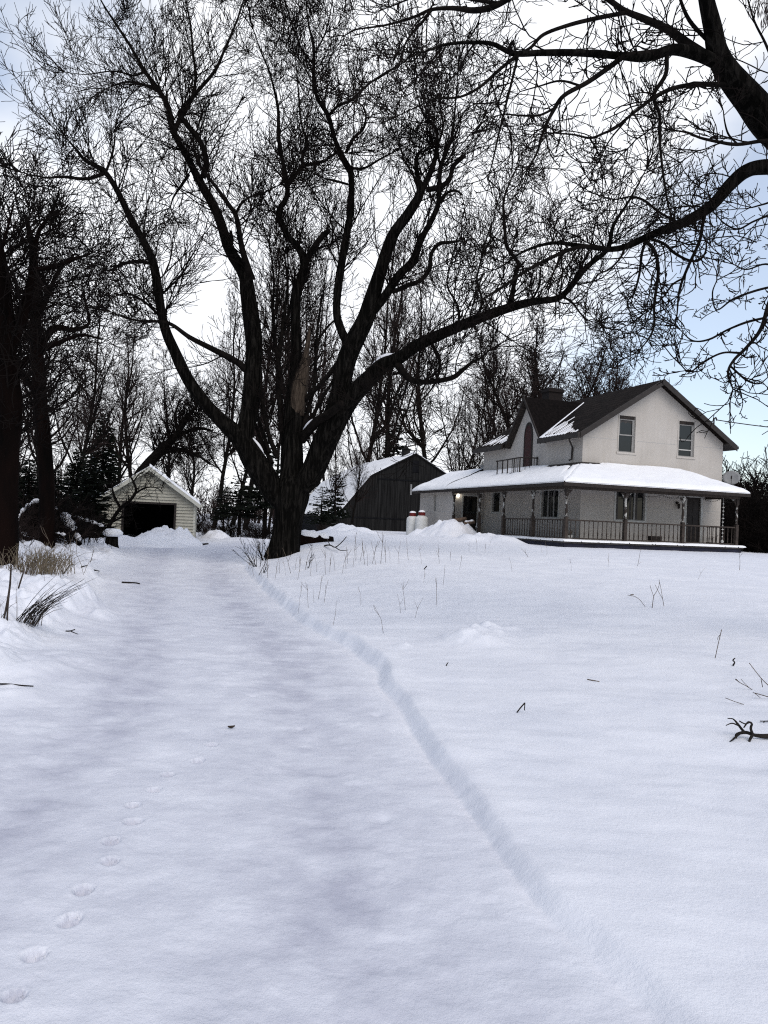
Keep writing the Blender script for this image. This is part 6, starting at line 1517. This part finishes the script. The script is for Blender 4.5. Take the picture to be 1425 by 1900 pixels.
stick_px([(980, 1034, 1.6), (975, 1026, 1.6), (967, 1018, 1.2)], dep(980, 1035), 'dry_weed', 'forked twig standing below the left end of the porch', 'weed', MAT['weed'], sub=[[(975, 1026, 1.3), (974, 1018, 1)]])
stick_px([(1183, 1050, 1.5), (1186, 1035, 1.4), (1189, 1017, 1)], dep(1183, 1051), 'dry_weed', 'slim tall stem before the middle of the porch rail', 'weed', MAT['weed'], sub=[[(1185, 1046, 1), (1190, 1043, 1)]])
stick_px([(1372, 1058, 1.7), (1373, 1044, 1.5), (1372, 1026, 1)], dep(1372, 1059), 'dry_weed', 'slim stem before the right end of the porch', 'weed', MAT['weed'], sub=[[(1372, 1034, 1), (1378, 1026, 1)]])
# stems of the lawn that nothing tells apart
rs = np.random.default_rng(15); stems = []
for i in range(5):
    k = MB(); x = 0; h = .32
    a = rs.uniform(-.12, .12); k.tube([(0, 0, -.04), (a*.3, .01, h*.5), (a, 0, h)], [.0026, .0022, .0016], 4)
    for q in range(i % 3+ (1 if i > 2 else 0)): z_ = rs.uniform(.08, .25); b_ = rs.uniform(-.09, .09); k.tube([(a*z_/h*.8, 0, z_), (a*z_/h+b_*.6, .01, z_+.06), (a*z_/h+b_, .02, z_+.12)], [.002, .0018, .0014], 4)
    me = bpy.data.meshes.new('weed_stem'); me.from_pydata(k.v, [], k.f); me.update(); me.materials.append(MAT['weed']); stems.append(me)
lawn = [(583, 1118), (590, 1112), (602, 1118), (572, 1128), (558, 1108), (553, 1140), (670, 1122), (744, 1138), (752, 1132), (786, 1082), (822, 1085), (811, 1124), (770, 1146), (853, 1058), (836, 1040), (1005, 1025), (1015, 1030), (870, 1022), (884, 1024), (900, 1026), (618, 1160), (712, 1175), (1295, 1075), (1060, 1060), (1130, 1052), (950, 1060), (908, 1012)]
mound = [(460, 1058), (472, 1072), (484, 1075), (497, 1072), (510, 1076), (519, 1064), (530, 1068), (540, 1064), (552, 1076), (556, 1062), (566, 1058), (575, 1070), (588, 1062), (604, 1066), (612, 1062), (622, 1060), (634, 1064), (642, 1056), (655, 1052), (676, 1048), (682, 1050), (690, 1046), (698, 1048), (706, 1046), (716, 1044), (668, 1044), (724, 1040), (740, 1046), (782, 1046), (815, 1046), (758, 1040), (470, 1050), (645, 1046), (660, 1040), (548, 1058)]
for L_, lab, gr, hh in ((lawn, 'short dry weed stem poking up from the open lawn snow', 'weed stems on the open lawn', (.7, 1.3)), (mound, 'thin dry weed stem on the snowy mound around the huge old tree', 'weed stems on the tree mound', (1.0, 2.2))):
    for i, (px, py) in enumerate(L_):
        c = ground(px, py); o = link('dry_weed', stems[(i*3) % 5]); sc = rs.uniform(*hh); o.location = [float(v) for v in c]; o.scale = (sc*1.0, sc*1.0, sc); o.rotation_euler = (rs.normal(0, .08), rs.normal(0, .14), rs.uniform(0, 6.3)); tag(o, lab, 'weed', gr)
# twiggy seedlings at the foot of the tree
def seedling(px, py, h, n, lean, name, label, seed, m='twig', rmin=.004, r=.008, sp=.03):
    rs = np.random.default_rng(seed); c = ground(px, py); P0 = np.c_[rs.normal(0, sp, (n, 2)), np.full(n, -.05)]; D = np.c_[rs.normal(lean, .35, n), rs.normal(0, .25, n), np.ones(n)]
    sg = twigs(P0, D, h*rs.uniform(.6, 1.1, n), np.full(n, r), rs, nseg=(7, 4, 2), kids=(.55, .4, 0), up=(.0, .05, .05), jit=.10, rmin=rmin, ang=(.4, .8), lr=(.25, .45))
    o = link(name, seg_mesh(name, sg, 4), MAT[m]); o.location = [float(v) for v in c]; return tag(o, label, 'shrub')
seedling(490, 1040, 1.25, 9, -.5, 'bare_seedling', 'spreading leafless shrub against the left side of the huge old trunk', 3)
seedling(478, 1052, .9, 7, -.5, 'bare_seedling', 'low leafless shrub at the bend of the driveway left of the old trunk', 4)
seedling(572, 1054, .8, 2, .05, 'bare_seedling', 'upright knobbly seedling just right of the old trunk', 5)
seedling(486, 1064, .75, 3, -.1, 'bare_seedling', 'dark crooked seedling below the old trunk at the driveway edge', 6)
lie([(602, 1014), (612, 1020, .12), (622, 1023, .1), (634, 1018, .18), (642, 1012, .25)], .022, 'fallen_stick', 'forked dark branch lying on the snow right of the huge old trunk', MAT['stick'], sub=[[(622, 1023, .1), (632, 1026, .05), (646, 1025, .05)], [(612, 1020, .1), (606, 1012, .2)]])
# left bank: straw tuft, bent tuft, stalks
def tuft(px, py, n, h, lean, spread, name, label, seed, m, r=.004, droop=.4, base=.1):
    rs = np.random.default_rng(seed); c = ground(px, py); k = MB()
    for i in range(n):
        b_ = np.array([rs.normal(0, base), rs.normal(0, base), -.04]); hh = h*rs.uniform(.5, 1.1); l_ = np.array([lean+rs.normal(0, spread), rs.normal(0, spread), 0]); dr = droop*rs.uniform(.2, 1.2)
        pts = [b_+np.array([0, 0, hh*t_-dr*hh*t_**3])+l_*hh*(t_**1.35) for t_ in (0, .25, .5, .75, 1.0)]
        k.tube(pts, [r, r, r*.9, r*.7, r*.4], 4, cap=False)
    o = k.build(name, MAT[m], None, True); o.location = [float(v) for v in c]; return tag(o, label, 'grass')
tuft(72, 1062, 190, .72, .05, .28, 'straw_tuft', 'wide tuft of dead straw coloured grass on the left bank beneath the trees', 21, 'straw', .0042, .45, .34)
tuft(95, 1056, 100, .62, .10, .3, 'straw_tuft', 'smaller tuft of dead straw grass at the right end of the wide tuft', 25, 'straw', .0042, .5, .22)
tuft(62, 1068, 60, .5, .05, .3, 'weed_clump', 'reddish brown weed clump in front of the straw grass', 22, 'weed', .006, .2, .22)
tuft(46, 1156, 40, .60, .95, .20, 'bent_tuft', 'dark bundle of stalks bent over to the right on the near left bank', 23, 'stick', .0034, .18, .07)
tuft(56, 1157, 16, .5, .55, .35, 'bent_tuft', 'few loose bent stalks at the foot of the dark bundle', 24, 'weed', .004, .35, .06)
ds = dep(12, 1152)
stick_px([(6, 1154, 6), (12, 1125, 6), (18, 1090, 6), (20, 1062, 5), (21, 1048, 4)], ds, 'weed_stalk', 'tall flaking brown stalk at the left edge beneath the massive trunk', 'weed', MAT['peeldark'], sub=[[(13, 1152, 5), (15, 1120, 5), (19, 1085, 4)]])
stick_px([(34, 1092, 5), (39, 1076, 5), (44, 1060, 4)], dep(34, 1094), 'weed_stalk', 'short flaking brown stalk right of the tall one', 'weed', MAT['peeldark'])
stick_px([(168, 1043, 3), (171, 1032, 2.5), (174, 1020, 2.5)], dep(168, 1044), 'weed_stalk', 'single leaning stem on the far left bank before the stump', 'weed', MAT['weed'])
for i, (a, b_) in enumerate([(120, 1032), (125, 1030), (142, 1028), (98, 1045), (82, 1078), (30, 1120), (3, 1150)]):
    c = ground(a, b_); o = link('dry_weed', stems[i % 5]); s_ = rs.uniform(1.3, 2.6) if b_ < 1060 else .9; o.location = [float(v) for v in c]; o.scale = (s_, s_, s_); o.rotation_euler = (0, rs.normal(0, .15), rs.uniform(0, 6)); tag(o, 'dry weed stem standing on the left driveway bank', 'weed', 'weed stems on the left bank')
